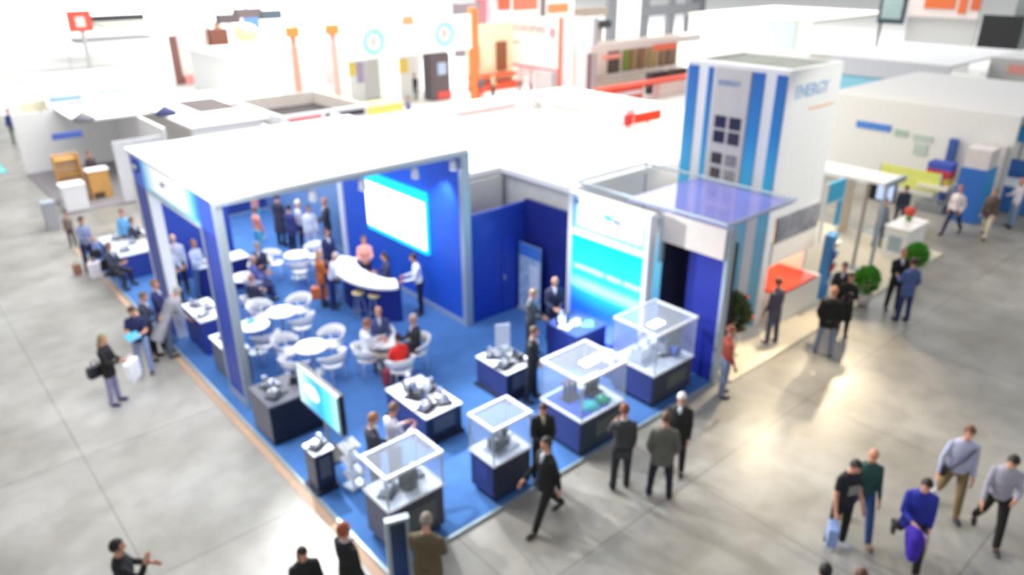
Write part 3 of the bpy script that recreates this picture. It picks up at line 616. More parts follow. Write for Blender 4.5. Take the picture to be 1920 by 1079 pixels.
def make_dark_chair():
    r = empty('visitor_chair', (0, 0, Z0), 0, 'x', 'chair', 'dark chairs at the far left table')
    MB().box((0, 0, .44), (.44, .42, .06)).build('seat', mat('dark_fabric', srgb('#23242C'), .8), r, bevel=.015)
    MB().box((0, -.22, .72), (.42, .05, .36), rx=-.1).build('backrest', MATS['dark_fabric'], r, bevel=.015)
    for sx in (-1, 1):
        for sy in (-1, 1): MB().cyl((sx*.18, sy*.17, 0), (sx*.18, sy*.17, .42), .014, 7).build('leg', ALU, r)
        MB().cyl((sx*.17, -.20, .42), (sx*.17, -.225, .6), .013, 7).build('back_rod', ALU, r)
    kids(r); return r
dc0 = make_dark_chair(); first_dark = [True]
def seat_under(per, lab, white=True):
    q_ = per[0]
    put(ch0 if white else dc0, first_chair if white else first_dark, (q_.location.x, q_.location.y, Z0), q_.rotation_euler.z, lab)
# ------------------------------------------------------------------ counters on the left side
def counter(x0, y0, w_, d_, h, label, body=PLB, top=None, name='counter'):
    r = empty(name, (x0, y0, Z0), 0, label, 'counter')
    MB().bx(0, w_, 0, d_, 0, h-.04).build('body', body, r); MB().bx(-.03, w_+.03, -.03, d_+.03, h-.04, h).build('counter_top', top or ALUW, r); return r
lcp = at(384, 655, Z0)
counter(4.78, 16.9, .62, 1.25, .95, 'navy counter with devices inside the left opening, grey-coated visitor bending over it', mat('counter_navy', srgb('#2A3D98'), .5))
for i, (x, y, rz, lab) in enumerate(((4.95, 17.2, .4, 'front white device on the navy counter in the left opening'), (5.2, 17.55, 1.6, 'middle steel device on the navy counter in the left opening'), (5.0, 17.9, 2.2, 'rear device on the navy counter in the left opening'))):
    machine('device', x, y, Z0+.95, rz, lab, .6, body=(ALUW, STEEL, STEEL)[i], seed=60+i, cat='device')
counter(4.72, 15.1, .45, 1.1, .85, 'grey display shelf with glasses of liquid behind the corner column', mat('grey_side', srgb('#6E7180'), .5))
for i, y in enumerate((15.3, 15.6, 15.95)): machine('device', 4.94, y, Z0+.85, 1.5+i, 'steel device, %s on the grey shelf behind the corner column' % ('nearest', 'middle', 'farthest')[i], .55, seed=70+i, cat='device')
counter(6.0, 20.3, 1.4, .6, .95, 'blue and white counter in the dark interior left of the tables', NAVY)
p = at(228, 478, .8)
counter(4.6, 23.2, 1.3, 2.2, .78, 'long grey topped table at the far left platform edge', mat('far_table_blue', srgb('#30489C'), .6), mat('far_table_top', srgb('#C6CCD6'), .5))
for i, (y, x) in enumerate(((23.6, 4.9), (24.2, 5.3), (24.9, 5.0))): machine('device', x, y, Z0+.78, i*1.1, 'small device, %s on the long far left table' % ('nearest', 'middle', 'farthest')[i], .6, seed=80+i, cat='device')
# interior panels at the rear of the pavilion
def partition(x0, x1, y0, y1, h, m, label, name='partition_panel'):
    r = empty(name, ((x0+x1)/2, (y0+y1)/2, Z0), 0, label, 'partition')
    hx, hy = (x1-x0)/2, (y1-y0)/2
    MB().bx(-hx, hx, -hy, hy, .05, h).build('panel', m, r); MB().bx(-hx-.02, hx+.02, -hy-.02, hy+.02, 0, .05).build('foot', ALU, r); return r
e_ = partition(5.65, 7.6, 21.9, 22.0, 2.6, mat('interior_blue', srgb('#2B4AB0'), .5), 'dark blue partition panel inside, seen through the left opening')
e_ = partition(9.2, 11.6, 27.1, 27.2, 3.1, mat('rear_panel_blue', srgb('#2F418F'), .5), 'dark blue rear partition behind the standing group')
e_ = partition(6.2, 8.2, 26.4, 26.5, 2.2, cm('#D9CDAE'), 'beige poster panel at the far rear under the roof')
e_ = partition(8.5, 9.0, 26.6, 26.7, 2.6, cm('#E8DFC4'), 'narrow cream poster panel at the far rear')
e_ = partition(10.88, 10.98, 20.6, 27, 2.6, mat('side_glass_blue', srgb('#6F93C8'), .4), 'long grey-blue side partition behind the screen wall')
rb = empty('rollup_banner', at(488, 452, Z0), .6, 'slim cyan roll-up banner with a pink top at the rear left of the interior', 'banner')
MB().box((0, 0, 1.0), (.4, .02, 1.9)).build('printed_sheet', cm('#4FC4DC'), rb); MB().box((0, 0, .03), (.45, .2, .06)).build('base', ALU, rb); MB().box((0, -.012, 1.55), (.4, .004, .7)).build('header_print', cm('#F09C92'), rb)

# ------------------------------------------------------------------ things at the front corner
bo = empty('sign_post', (4.30, 7.55, 0), -.35, 'slim blue and silver information post at the platform tip', 'sign')
MB().box((0, 0, .72), (.24, .06, 1.40)).build('blue_panel', grad_mat('post_print', [(0, '#1E3A9A'), (.4, '#2A4A80'), (1, '#22344E')], 2, 0, 1.4), bo)
f = MB(); f.box((-.15, 0, .72), (.06, .09, 1.44)); f.box((.15, 0, .72), (.06, .09, 1.44)); f.box((0, 0, 1.44), (.36, .12, .05)); f.box((0, 0, .02), (.42, .34, .04)); f.build('frame', ALU, bo)

# ------------------------------------------------------------------ plants, podium, pole on the right
def plant(px, py, z, label, s=1.0, green='#4F8A35', pot='#D8D4CC', red=False):
    p = at(px, py, z); r = empty('potted_plant', (p.x, p.y, z), 0, label, 'plant')
    MB().lathe([(.001, 0), (.16*s, 0), (.22*s, .35*s), (.20*s, .36*s), (.001, .33*s)]).build('pot', cm(pot), r, smooth=True)
    m = MB(); R = random.Random(int(px))
    for i in range(700):
        u = R.uniform(-1, 1); a = R.uniform(0, 2*PI); q_ = math.sqrt(1-u*u); rad = s*R.uniform(.20, .34)
        c = Vector((q_*math.cos(a)*rad, q_*math.sin(a)*rad, .36*s+.38*s+u*rad*1.15)); d = (c-Vector((0, 0, .6*s))).normalized()
        sd_ = d.cross(Vector((R.random(), R.random(), R.random()))).normalized()*.045*s; e = d*.085*s+Vector((0, 0, .03*s))
        m.add([c-e*.5, c+sd_, c+e, c-sd_], [(0, 1, 2, 3)])
    m.build('foliage', cm(green, var=.25), r)
    MB().cone((0, 0, .3*s), (0, 0, .75*s), .03*s, .02*s, 8).build('stem', cm('#6B5232'), r)
    if red:
        m = MB()
        for i in range(9): m.ell((R.uniform(-.3, .3)*s, R.uniform(-.3, .3)*s, R.uniform(.5, 1.1)*s), (.05, .05, .05), n=8, m=5)
        tag(m.build('flowers', cm('#D8402C'), r), kind='stuff')
    return r
plant(1617, 570, .05, 'round green bush in a pot at the right edge of the cream platform', .98, '#58A838')
plant(1708, 522, .05, 'round green bush in a pot behind the man in denim', .98, '#58A838')
plant(1363, 655, .05, 'dark green plant with red flowers against the cabin corner', 1.3, '#4A5A38', red=True)
pl = empty('thin_pole', at(1598, 502, .05), 0, 'tall thin grey pole standing on the cream platform', 'pole')
MB().cyl((0, 0, .03), (0, 0, 3.02), .06, 10).build('shaft', mat('grey_pole', srgb('#B4ADA8'), .4), pl); MB().lathe([(.001, 0), (.2, 0), (.2, .03), (.001, .03)]).build('foot', ALU, pl)
wp = empty('white_podium', at(1688, 478, 0), 0, 'white podium with a picture on its side, red flower pot on top', 'podium')
MB().bx(-.7, .7, -.35, .35, 0, 1.05).build('body', WHITE, wp); MB().bx(-.72, -.701, -.2, .2, .3, .8).build('picture', cm('#A9BCC8'), wp); MB().bx(-.75, .75, -.4, .4, 1.05, 1.1).build('top_board', PLAS, wp)
fp = empty('flower_pot', (wp.location.x+.3, wp.location.y+.1, 1.1), 0, 'small pot of red flowers on the white podium', 'plant')
MB().lathe([(.001, 0), (.09, 0), (.12, .18), (.001, .17)]).build('pot', cm('#7FA05A'), fp, smooth=True); MB().ell((0, 0, .3), (.17, .17, .15), n=14).build('flowers', cm('#E24F44', var=.3, scale=40), fp)
# ------------------------------------------------------------------ the rest of the hall
AISLE = mat('pale_hall_carpet', srgb('#E9E8E4'), .85, var=.02, scale=.3)
struct('floor', MB().add([(27, 33.5, .012), (199, 33.5, .012), (199, 199, .012), (27, 199, .012)], [(0, 1, 2, 3)]), AISLE)
struct('floor', MB().add([(9.5, 40.2, .012), (27, 40.2, .012), (27, 199, .012), (-20, 199, .012)], [(0, 1, 2, 3)]), AISLE)
struct('floor', MB().add([(27, 15.5, .012), (199, 15.5, .012), (199, 33.5, .012), (27, 33.5, .012)], [(0, 1, 2, 3)]), mat('grey_hall_carpet', srgb('#D0CFCB'), .85, var=.03, scale=.3))
def stand(name, label, cat, ox, oy, parts, oz=0.0, group=None):
    """parts: (name, x0, x1, y0, y1, z0, z1, material) in world coordinates"""
    r = empty(name, (ox, oy, oz), 0, label, cat, group); D_ = {}
    for p in parts:
        m = p[7] if not isinstance(p[7], str) else cm(p[7])
        par = D_.get(p[8], r) if len(p) > 8 else r
        D_[p[0]] = MB().bx(p[1]-ox, p[2]-ox, p[3]-oy, p[4]-oy, p[5]-oz, p[6]-oz).build(p[0], m, par)
    return r
# left: grey-carpeted stand
stand('trade_stand', 'far left stand with grey carpet, white walls and a blue header', 'exhibition stand', 4.9, 31.6, [
    ('carpet', 4.9, 12.5, 31.6, 39.2, 0, .04, mat('grey_carpet', srgb('#8D888C'), .9, var=.08)),
    ('back_wall', 4.9, 12.5, 39.2, 39.3, 0, 2.7, WHITE),
    ('side_wall', 9.0, 9.1, 31.8, 39.2, .04, 2.7, WHITE),
    ('roof', 6.6, 16.0, 35.2, 39.2, 2.72, 2.8, WHITEROOF),
    ('white_panel', 7.0, 8.9, 31.7, 31.8, .04, 2.45, mat('sheer_white_panel', srgb('#E4E5EA'), .5, var=.05)),
    ('blue_header', 5.5, 6.6, 34.4, 34.5, 2.3, 2.55, '#5570C4')])
stand('counter', 'white box counter at the front corner of the far left stand', 'counter', 5.3, 32.1, [('body', 4.95, 5.75, 31.8, 32.5, .04, 1.0, PLAS), ('counter_top', 4.92, 5.78, 31.77, 32.53, 1.0, 1.04, WHITE)])
stand('shelf_unit', 'wooden shelf unit behind the white box counter', 'shelf', 5.6, 33.5, [('back_board', 5.15, 6.0, 33.6, 33.65, .04, 1.9, mat('pale_wood', srgb('#D8BE9A'), .6)), ('side_board', 5.12, 5.17, 33.2, 33.6, .04, 1.9, WOOD), ('side_board', 5.98, 6.03, 33.2, 33.6, .04, 1.9, WOOD), ('shelf_board', 5.17, 5.98, 33.2, 33.6, .5, .54, WOOD), ('shelf_board', 5.17, 5.98, 33.2, 33.6, 1.1, 1.14, WOOD), ('shelf_board', 5.17, 5.98, 33.2, 33.6, 1.7, 1.74, WOOD)])
stand('cabinet', 'golden wooden cabinet right of the wooden shelf unit', 'cabinet', 6.5, 33.2, [('body', 6.15, 6.9, 32.9, 33.5, .04, 1.15, mat('golden_wood', srgb('#DDAA62'), .5, var=.1)), ('top_board', 6.12, 6.95, 32.87, 33.53, 1.15, 1.2, WHITE), ('dark_base', 6.2, 6.6, 32.88, 32.899, .06, .3, '#5A4A3A')])
stand('litter_bin', 'grey upright bin on the concrete below the far left stand', 'bin', at(101, 428).x, at(101, 428).y, [('body', at(101, 428).x-.2, at(101, 428).x+.2, at(101, 428).y-.2, at(101, 428).y+.2, 0, .95, mat('bin_grey', srgb('#A9A9B0'), .4)), ('lid', at(101, 428).x-.22, at(101, 428).x+.22, at(101, 428).y-.22, at(101, 428).y+.22, .95, 1.02, ALU)])
stand('poster_wall', 'pale yellow poster wall at the far left edge of the picture', 'display wall', 6.3, 45.5, [('panel', 6.2, 8.0, 45.5, 45.6, 0, 2.2, '#EFE8CC'), ('orange_strip', 6.3, 7.6, 45.46, 45.495, .2, .6, '#F0D2A0')])
stand('floor_mat', 'teal mat at the far left edge of the picture', 'mat', 3.6, 41, [('mat', 3.2, 4.3, 40.2, 42.2, .0, .02, '#7CC4C4'), ('edge', 4.3, 4.34, 40.2, 42.2, 0, .025, '#66AAAA')])
stand('trade_stand', 'distant white stand with blue stripes along its header, upper left', 'exhibition stand', 7.4, 45, [
    ('header', 7.3, 12.6, 45.0, 45.1, 1.9, 2.75, WHITE), ('blue_stripe', 7.5, 9.0, 44.96, 44.995, 2.2, 2.4, '#8FB6E4', 'header'), ('blue_stripe', 9.8, 11.4, 44.96, 44.995, 2.35, 2.5, '#9FB2E8', 'header'), ('blue_mark', 8.2, 9.2, 44.96, 44.995, 1.95, 2.05, '#A9B0D8', 'header'),
    ('roof', 7.3, 12.6, 45.1, 52, 2.7, 2.78, WHITEROOF), ('post', 7.3, 7.4, 44.9, 45.0, 0, 1.9, ALU), ('post', 12.5, 12.6, 44.9, 45.0, 0, 1.9, ALU)])
def ceil_lamp(px, py, z, lab, c='#5A5E7A'):
    p = at(px, py, z); r = empty('hanging_lamp', (p.x, p.y, z), 0, lab, 'lamp', 'hanging lamps over the left stands')
    MB().lathe([(.001, 0), (.36, 0), (.40, .1), (.2, .24), (.04, .34), (.001, .34)]).build('lamp_shade', cm(c), r, smooth=True); MB().cyl((0, 0, .34), (0, 0, 5), .012, 5).build('cable', ALU, r)
ceil_lamp(158, 227, 3.4, 'grey-brown lamp hanging over the far left stand', '#8A8890'); ceil_lamp(312, 216, 3.6, 'dark blue lamp hanging left of the white pavilion roof', '#4A5080')
stand('trade_stand', 'stand with an open dark ceiling and red and black header, behind the pavilion roof', 'exhibition stand', 15.2, 29.5, [
    ('header', 13.1, 17.0, 29.4, 29.5, 2.4, 3.0, WHITE), ('side_header', 13.0, 13.1, 29.4, 34.4, 2.4, 3.0, WHITE), ('side_header', 17.0, 17.1, 29.4, 34.4, 2.4, 3.0, '#E0D6CC'), ('back_header', 13.0, 17.1, 34.4, 34.5, 2.4, 3.0, '#DCD4CC'),
    ('dark_ceiling', 13.1, 17.0, 29.5, 34.4, 2.36, 2.4, '#2A2426'), ('red_lettering', 13.3, 14.8, 29.37, 29.399, 2.55, 2.85, '#E8707A', 'header'), ('black_lettering', 15.0, 16.9, 29.37, 29.399, 2.6, 2.85, '#4A3E52', 'header'),  # dark panel under the open top, interior shade put into its colour
    ('wall', 13.1, 17.0, 30.0, 30.1, 0, 2.36, WHITE)])
stand('trade_stand', 'low corner of a stand, dark sheet as its shaded opening, left of the red and black header', 'exhibition stand', 11.5, 31, [
    ('roof', 9.6, 12.8, 30.2, 39, 2.82, 2.9, WHITEROOF), ('opening_shade_sheet', 11.0, 12.75, 33.0, 36.4, 2.9, 2.91, '#55484A'), ('wall', 9.7, 12.6, 30.5, 30.6, 0, 2.8, WHITE)])  # dark sheet laid on the roof as the opening's painted shade
# stand with ring logos
YC = 40
ring = stand('trade_stand', 'big white stand with two turquoise ring logos and orange corner posts', 'exhibition stand', 22, YC, [
    ('fascia', 21.9, 31.4, YC, YC+.15, 3.45, 5.6, WHITE), ('pillar', 24.5, 25.7, YC+.02, YC+.4, .02, 3.45, WHITE), ('pillar', 21.6, 22.2, YC+.02, YC+.4, .02, 3.45, WHITE),
    ('orange_post', 31.4, 31.9, YC-.1, YC+.3, .02, 6.0, mat('orange_paint', srgb('#F0824A'), .4)), ('back_wall', 22, 31.4, 46, 46.1, .02, 3.4, WHITE), ('roof', 22, 31.4, YC+.2, 46, 3.5, 3.6, WHITEROOF), ('orange_cap', 26.1, 26.9, YC-.05, YC-.005, 5.25, 5.75, '#F09A70')])
for x, z in ((24.0, 4.45), (29.2, 4.55)):
    MB().tube([(x-22+.62*math.cos(i*PI/12), -.05, z+.62*math.sin(i*PI/12)) for i in range(24)], .13, 7, closed=True).build('ring_logo', cm('#8CE8DC'), ring, smooth=True)
    MB().ell((x-22, -.04, z), (.22, .03, .28), n=14).build('pink_mark', cm('#F4B8B4'), ring)
stand('counter', 'pale yellow counter in the left bay of the ring-logo stand', 'counter', 23.3, 39.0, [('body', 22.1, 24.6, 38.2, 39.6, .02, 1.0, mat('yellow_paint', srgb('#F4E27A'), .5)), ('counter_top', 22.05, 24.65, 38.15, 39.65, 1.0, 1.05, '#F8EC9A')])
stand('poster_board', 'poster board with yellow and blue pictures in the left bay of the ring-logo stand', 'poster', 23.4, 43.8, [('board', 22.6, 25.4, 43.8, 43.9, .02, 2.9, '#EEF0F0'), ('yellow_poster', 23.9, 24.8, 43.76, 43.795, 2.0, 2.8, '#EFD868'), ('blue_poster', 22.9, 23.6, 43.76, 43.795, 1.6, 2.7, '#B8D2E4'), ('violet_poster', 24.85, 25.35, 43.76, 43.795, 1.5, 2.8, '#B4A6C8')])
stand('display_board', 'board with a yellow picture in the right bay of the ring-logo stand', 'poster', 28.2, 43.2, [('board', 27.0, 29.0, 43.2, 43.3, .02, 3.0, '#F2F2EE'), ('yellow_picture', 27.4, 28.4, 43.16, 43.195, 1.9, 2.8, '#F0D060')])
stand('exhibit_tower', 'dark grey exhibit with a pale blue monitor in the right bay of the ring-logo stand', 'exhibit', 30.4, 42, [('body', 29.5, 31.0, 42.0, 43.0, .02, 3.1, '#6E666C'), ('monitor', 30.0, 30.7, 41.95, 41.995, 1.7, 2.5, '#BCD6F4'), ('red_base', 29.9, 31.0, 41.9, 41.995, .1, .6, '#E0605A')])
for i, (x, c) in enumerate(((18.0, '#F0A08C'), (20.3, '#F2B4A8'))): stand('frame_post', ('left' if i == 0 else 'right')+' salmon post of the open frame left of the ring-logo stand', 'post', x, 38, [('shaft', x-.14, x+.14, 37.9, 38.1, .02, 5.4, c), ('cap', x-.3, x+.3, 37.8, 38.2, 5.2, 5.7, '#F09048')])
stand('white_wall', 'white wall inside the open salmon frame', 'partition', 19.2, 38.7, [('panel', 17.4, 21.4, 38.7, 38.8, .02, 4.6, WHITE), ('foot', 17.4, 21.4, 38.65, 38.85, .012, .04, ALU), ('notice', 20.0, 20.4, 38.66, 38.695, 2.6, 3.2, '#D6DAD8')])
# wooden shelf stand, cream sign wall
wood = mat('red_brown_wood', srgb('#8A5230'), .5, var=.15)
stand('shelf_stand', 'tall orange and brown wooden shelves between orange post and cream wall', 'shelf', 35.5, 42.8, [('back_board', 33.6, 38.0, 43.4, 43.5, .02, 4.6, '#F0E2C0'), ('brown_board', 34.0, 34.6, 43.2, 43.395, 1.6, 3.1, wood), ('brown_board', 36.3, 37.2, 43.2, 43.395, 1.3, 3.3, wood), ('orange_shelf', 33.7, 37.9, 42.7, 43.395, .9, 1.1, '#E8643A'), ('orange_base', 33.7, 37.9, 42.6, 43.395, .02, .5, '#E4583C')])
csg = stand('sign_wall', 'large cream sign wall with grey lettering, red post at its right edge', 'sign', 38, 41.5, [
    ('panel', 38.0, 38.15, 38.5, 45.6, 1.65, 5.1, mat('cream_sign', srgb('#E8DCD2'), .6, var=.02)), ('red_post', 37.9, 38.3, 38.1, 38.5, .02, 5.2, mat('coral_post', srgb('#E4644C'), .4)), ('grey_wall', 37.9, 38.3, 35.2, 38.1, .02, 5.3, mat('cool_grey_wall', srgb('#BDBBBE'), .6, var=.03)),
    ('red_band', 37.95, 38.0, 38.5, 45.6, 1.5, 1.64, '#D8506A'), ('wall', 38.6, 38.7, 38.5, 45.6, .02, 1.6, '#F0ECEC'), ('grey_block', 37.2, 37.85, 38.4, 40.2, .02, 1.55, '#B9B4B4')])
pnl = [o_ for o_ in bpy.data.objects if o_.parent == csg and o_.name.startswith('panel')][0]
text('technologies', 1.05, cm('#A79C98'), pnl, (-.03, 45.2-41.5, 4.0), (0, -1, 0), (0, 0, 1), bold=.02)
MB().bx(-.03, -.005, 42.6-41.5, 45.0-41.5, 3.1, 3.35).build('lettering', cm('#B5A9A4'), pnl)
MB().ell((-.03, 39.2-41.5, 4.1), (.02, .35, .38), n=14).build('red_logo', cm('#E08A94'), pnl)
# red shelving stand
par_ = [('back_wall', 37.6, 49.5, 36.9, 37.0, .02, 3.5, '#F2E8DA'), ('header', 37.4, 49.6, 35.0, 35.1, 3.1, 3.6, '#E4DDD8'), ('dark_post', 37.35, 37.6, 35.0, 35.2, .02, 3.1, '#7A5A60'),
    ('red_sign', 44.0, 46.5, 34.9, 34.995, 2.75, 3.2, '#F07A5C'), ('red_sign', 38.6, 40.4, 34.9, 34.995, 2.6, 2.9, '#F2A094'), ('shelf_board', 38.0, 49.4, 36.2, 36.895, 1.15, 1.25, '#C7BBB8')]
R_ = random.Random(3)
for i, (x0, x1, c) in enumerate(((39.0, 39.6, '#A87C58'), (41.3, 42.4, '#5E4C44'), (42.9, 43.5, '#7C8A3C'), (43.7, 44.3, '#A07C58'), (44.6, 45.3, '#8C6A4A'), (45.7, 46.7, '#A08A5C'), (47.1, 47.7, '#8A6C50'), (48.0, 49.0, '#7A6252'))):
    par_.append(('brown_panel', x0, x1, 36.7, 36.895, 1.3, 3.0, c))
stand('trade_stand', 'stand with a row of brown panels on shelves, left of the tower', 'exhibition stand', 37.6, 35.0, par_)
stand('counter', 'long bright red and white counter before the brown panels', 'counter', 40, 33.0, [('body', 36.2, 40.2, 32.6, 33.2, .02, 1.0, '#E8604C'), ('white_strip', 36.4, 40.0, 32.55, 32.595, .55, .8, '#F4E6EC'), ('red_top', 36.1, 48.5, 32.5, 33.3, 1.0, 1.2, mat('bright_red_top', srgb('#F04A2C'), .4)), ('body', 42.0, 48.4, 32.6, 33.2, .02, 1.0, '#F2D8D0')])
stand('chair_row', 'row of dark low seats behind the red counter', 'bench', 45, 34.0, [('seat', 42.5, 44.4, 33.8, 34.3, .3, 1.5, '#4C4046'), ('seat', 45.0, 46.6, 33.8, 34.3, .3, 1.5, '#54483E'), ('frame', 42.4, 46.7, 33.9, 34.2, .02, .3, '#3A3234')])
# dark portal frames far behind
DG = mat('portal_dark_grey', srgb('#6A6C70'), .5, var=.08)
stand('portal_frame', 'dark grey H-shaped frame far behind the brown panels', 'frame', 76, 60, [('post', 72.7, 74.2, 60, 60.5, .02, 5.6, DG), ('post', 77.8, 79.2, 60, 60.5, .02, 5.0, DG), ('cross_beam', 72.7, 84, 59.9, 59.995, 2.4, 3.6, DG), ('dark_tower', 82.4, 85.4, 60, 61, .02, 4.2, '#55555A')])
stand('portal_frame', 'dark grey T-shaped frame far behind, left of the H-shaped frame', 'frame', 66, 60, [('post', 66.9, 68.4, 60, 60.5, .02, 5.6, DG), ('cross_beam', 61.5, 66.9, 60, 60.4, 2.9, 3.8, '#8A7C72'), ('white_panel', 68.5, 72.5, 60, 60.2, .02, 5.4, '#F2F0E8')])
stand('speaker_box', 'small black box on the beige roof far behind the grey wall', 'box', at(1126, 52, 2.2).x, at(1126, 52, 2.2).y, [('body', at(1126, 52, 2.2).x-1.1, at(1126, 52, 2.2).x+1.1, at(1126, 52, 2.2).y-.5, at(1126, 52, 2.2).y+.5, 2.2, 2.9, BLACK), ('stem', at(1126, 52, 2.2).x-.2, at(1126, 52, 2.2).x+.2, at(1126, 52, 2.2).y-.2, at(1126, 52, 2.2).y+.2, .02, 2.2, '#8A8078')])
stand('trade_stand', 'distant stand with red and orange signs at the top centre of the picture', 'exhibition stand', 55, 60, [('header', 52.4, 61.3, 60, 60.3, 3.2, 5.6, '#F0DCD6'), ('red_sign', 52.5, 55.8, 59.9, 59.995, 4.0, 5.6, '#F06A54', 'header'), ('orange_sign', 57.4, 60.4, 59.9, 59.995, 3.5, 4.4, '#F07A4C', 'header'), ('dark_post', 56.3, 56.9, 59.8, 59.895, .02, 5.6, '#6A6468'), ('base_wall', 52.4, 61.3, 60.4, 60.6, .02, 3.1, '#EFEBE4')])
stand('machine_tower', 'grey and maroon machine behind the orange post at the top centre', 'exhibit', 46.5, 60, [('body', 45.6, 48.4, 60, 61, .02, 4.9, '#8A7E84'), ('red_panel', 48.4, 49.1, 60, 60.9, .02, 5.2, '#C86A72'), ('silver_post', 49.6, 50.3, 60, 60.5, .02, 6.0, '#BFC3CC'), ('red_disc_sign', 50.5, 52.0, 59.8, 60, 4.1, 5.5, '#E0563C')])
# top left
stand('sign_block', 'red square sign with a white mark and a long black bar, top left', 'sign', 13, 75, [('red_board', 15.3, 17.2, 75, 75.2, 3.2, 4.9, mat('red_board', srgb('#E4604C'), .5)), ('white_mark', 15.9, 16.6, 74.95, 74.995, 3.6, 4.4, WHITE), ('black_bar', 17.2, 21.6, 75.3, 75.6, 3.9, 4.4, '#4A4C52'), ('grey_shelf', 15.8, 22.0, 75.7, 78, 2.2, 2.5, '#A8A8AC'), ('post', 16.2, 16.5, 75.3, 75.6, .02, 3.3, '#C9C9C9'), ('beige_roof', 19.0, 24, 80, 86, 3.0, 3.3, '#DADAC8')])
stand('dark_canopy', 'dark ragged canopy with yellow round globe below, top left of centre', 'canopy', 18.5, 45, [('canopy_panel', 16.9, 18.2, 45, 45.5, 5.5, 6.0, '#5E5458'), ('canopy_panel', 18.0, 19.6, 45.1, 45.6, 5.75, 6.25, '#6A5E60'), ('canopy_panel', 19.5, 20.8, 45, 45.4, 5.6, 6.1, '#4C5864'), ('rod', 18.6, 18.68, 45.1, 45.18, 6.2, 9, '#7A7A8A'), ('strut', 17.5, 17.6, 45.2, 45.3, .02, 5.5, '#F2F2F0')])
yl = empty('round_globe', at_y(462, 62, 45.2), 0, 'round yellow globe hanging under the dark ragged canopy', 'lamp')
MB().ell((0, 0, 0), (.72, .72, .55)).build('globe', mat('yellow_globe', srgb('#F6EE86'), .4, emit=srgb('#F8F090'), emit_s=.5), yl, smooth=True); MB().cyl((0, 0, .5), (0, 0, .9), .03, 6).build('hook', ALU, yl)  # glow put into the globe's material
stand('easel_stand', 'brown wooden display frame with pink base, upper left', 'display stand', 20.3, 61.5, [('post', 19.0, 19.5, 61, 61.4, .02, 3.6, '#8A5E58'), ('post', 22.6, 23.0, 61, 61.4, .6, 4.4, '#C79A78'), ('brown_box', 22.0, 23.4, 60.8, 61.6, 2.0, 3.9, '#8A5648'), ('pink_base', 19.6, 21.5, 60.9, 61.5, .02, .6, '#F2A8A0'), ('board', 19.5, 22.3, 61.5, 61.6, .1, 4.6, '#F4EEE8')])
stand('small_sign', 'small blue sign right of the brown display frame', 'sign', 26, 61, [('blue_board', 24.9, 26.2, 61, 61.2, 3.7, 4.9, '#6C9CE0'), ('post', 25.5, 25.6, 61.05, 61.15, .02, 3.7, '#DADADA')])
# white roofs that fill the middle distance
stand('trade_stand', 'flat white-roofed stand between display frame and open salmon frame', 'exhibition stand', 20, 50, [('roof', 19, 30, 50, 58, 2.9, 3.0, WHITEROOF), ('wall', 19.2, 29.8, 50.2, 50.3, .02, 2.9, WHITE), ('wall', 19.2, 19.3, 50.3, 57.8, .02, 2.9, WHITE), ('lilac_mark', 20.5, 21.8, 50.1, 50.195, 1.6, 2.2, '#B9C0E4')])
stand('trade_stand', 'wide white-roofed stand behind the ring-logo stand', 'exhibition stand', 34, 62, [('roof', 32, 46, 62, 72, 3.2, 3.35, WHITEROOF), ('wall', 32.2, 45.8, 62.2, 62.3, .02, 3.2, WHITE), ('blue_mark', 42.0, 43.6, 62.1, 62.195, 2.2, 2.6, '#B4BCE8')])
# right side
WX = 31.6
def wk(n, y0, y1, z0, z1, m, dx=0.0, d0=-.04, d1=-.005, *par):
    g = WX/29.5; return (n, WX+d0, WX+d1, y0*g, y1*g, z0 if z0 < .1 else 9-(9-z0)*g, 9-(9-z1)*g, m)
rw = stand('trade_stand', 'right-hand white stand with a blue bar on its tall white wall', 'exhibition stand', WX, 12, [
    wk('wall', 7.6, 14.4, .02, 4.0, mat('pale_stand_wall', srgb('#E6E7E6'), .6, var=.02), 0, 0, .15), wk('roof', 7.6, 14.4, 3.9, 4.0, mat('pale_grey_roof', srgb('#D2D2D2'), .8, var=.03), 0, .16, 9),
    wk('blue_bar', 11.75, 13.1, 2.80, 3.05, mat('blue_bar', srgb('#4C86D8'), .5)), wk('lettering', 11.1, 11.6, 2.72, 2.95, '#A8C4B8'), wk('lettering', 10.2, 10.9, 2.66, 2.88, '#B8CCC4'), wk('notice', 10.3, 10.8, 2.15, 2.55, '#BCCAC6'),
    wk('blue_post', 9.3, 9.55, .02, 2.95, mat('deep_blue_post', srgb('#3A5CA8'), .5), 0, -.3, -.06), wk('grey_box', 7.7, 8.5, .02, 3.0, '#D8D5D4', 0, -.4, -.06)])
fs_ = at(1748, 392)
stand('flag_shelf', 'display table with a blue, red and yellow striped box on top', 'display stand', fs_.x, fs_.y, [('base', fs_.x-.5, fs_.x+.4, fs_.y-.5, fs_.y+.5, .02, .3, '#8C8F92'), ('post', fs_.x-.1, fs_.x+.0, fs_.y-.05, fs_.y+.05, .3, .9, '#A9B2B4'), ('table_top', fs_.x-.6, fs_.x+.5, fs_.y-.55, fs_.y+.55, .9, 1.05, '#EDE6D6'),
    ('yellow_stripe', fs_.x-.3, fs_.x+.3, fs_.y-.42, fs_.y+.42, 1.05, 1.3, '#ECD060'), ('red_stripe', fs_.x-.3, fs_.x+.3, fs_.y-.42, fs_.y+.42, 1.3, 1.6, '#C8404C'), ('blue_stripe', fs_.x-.3, fs_.x+.3, fs_.y-.42, fs_.y+.42, 1.6, 1.85, '#4058B8')])
q = at(1690, 395); 
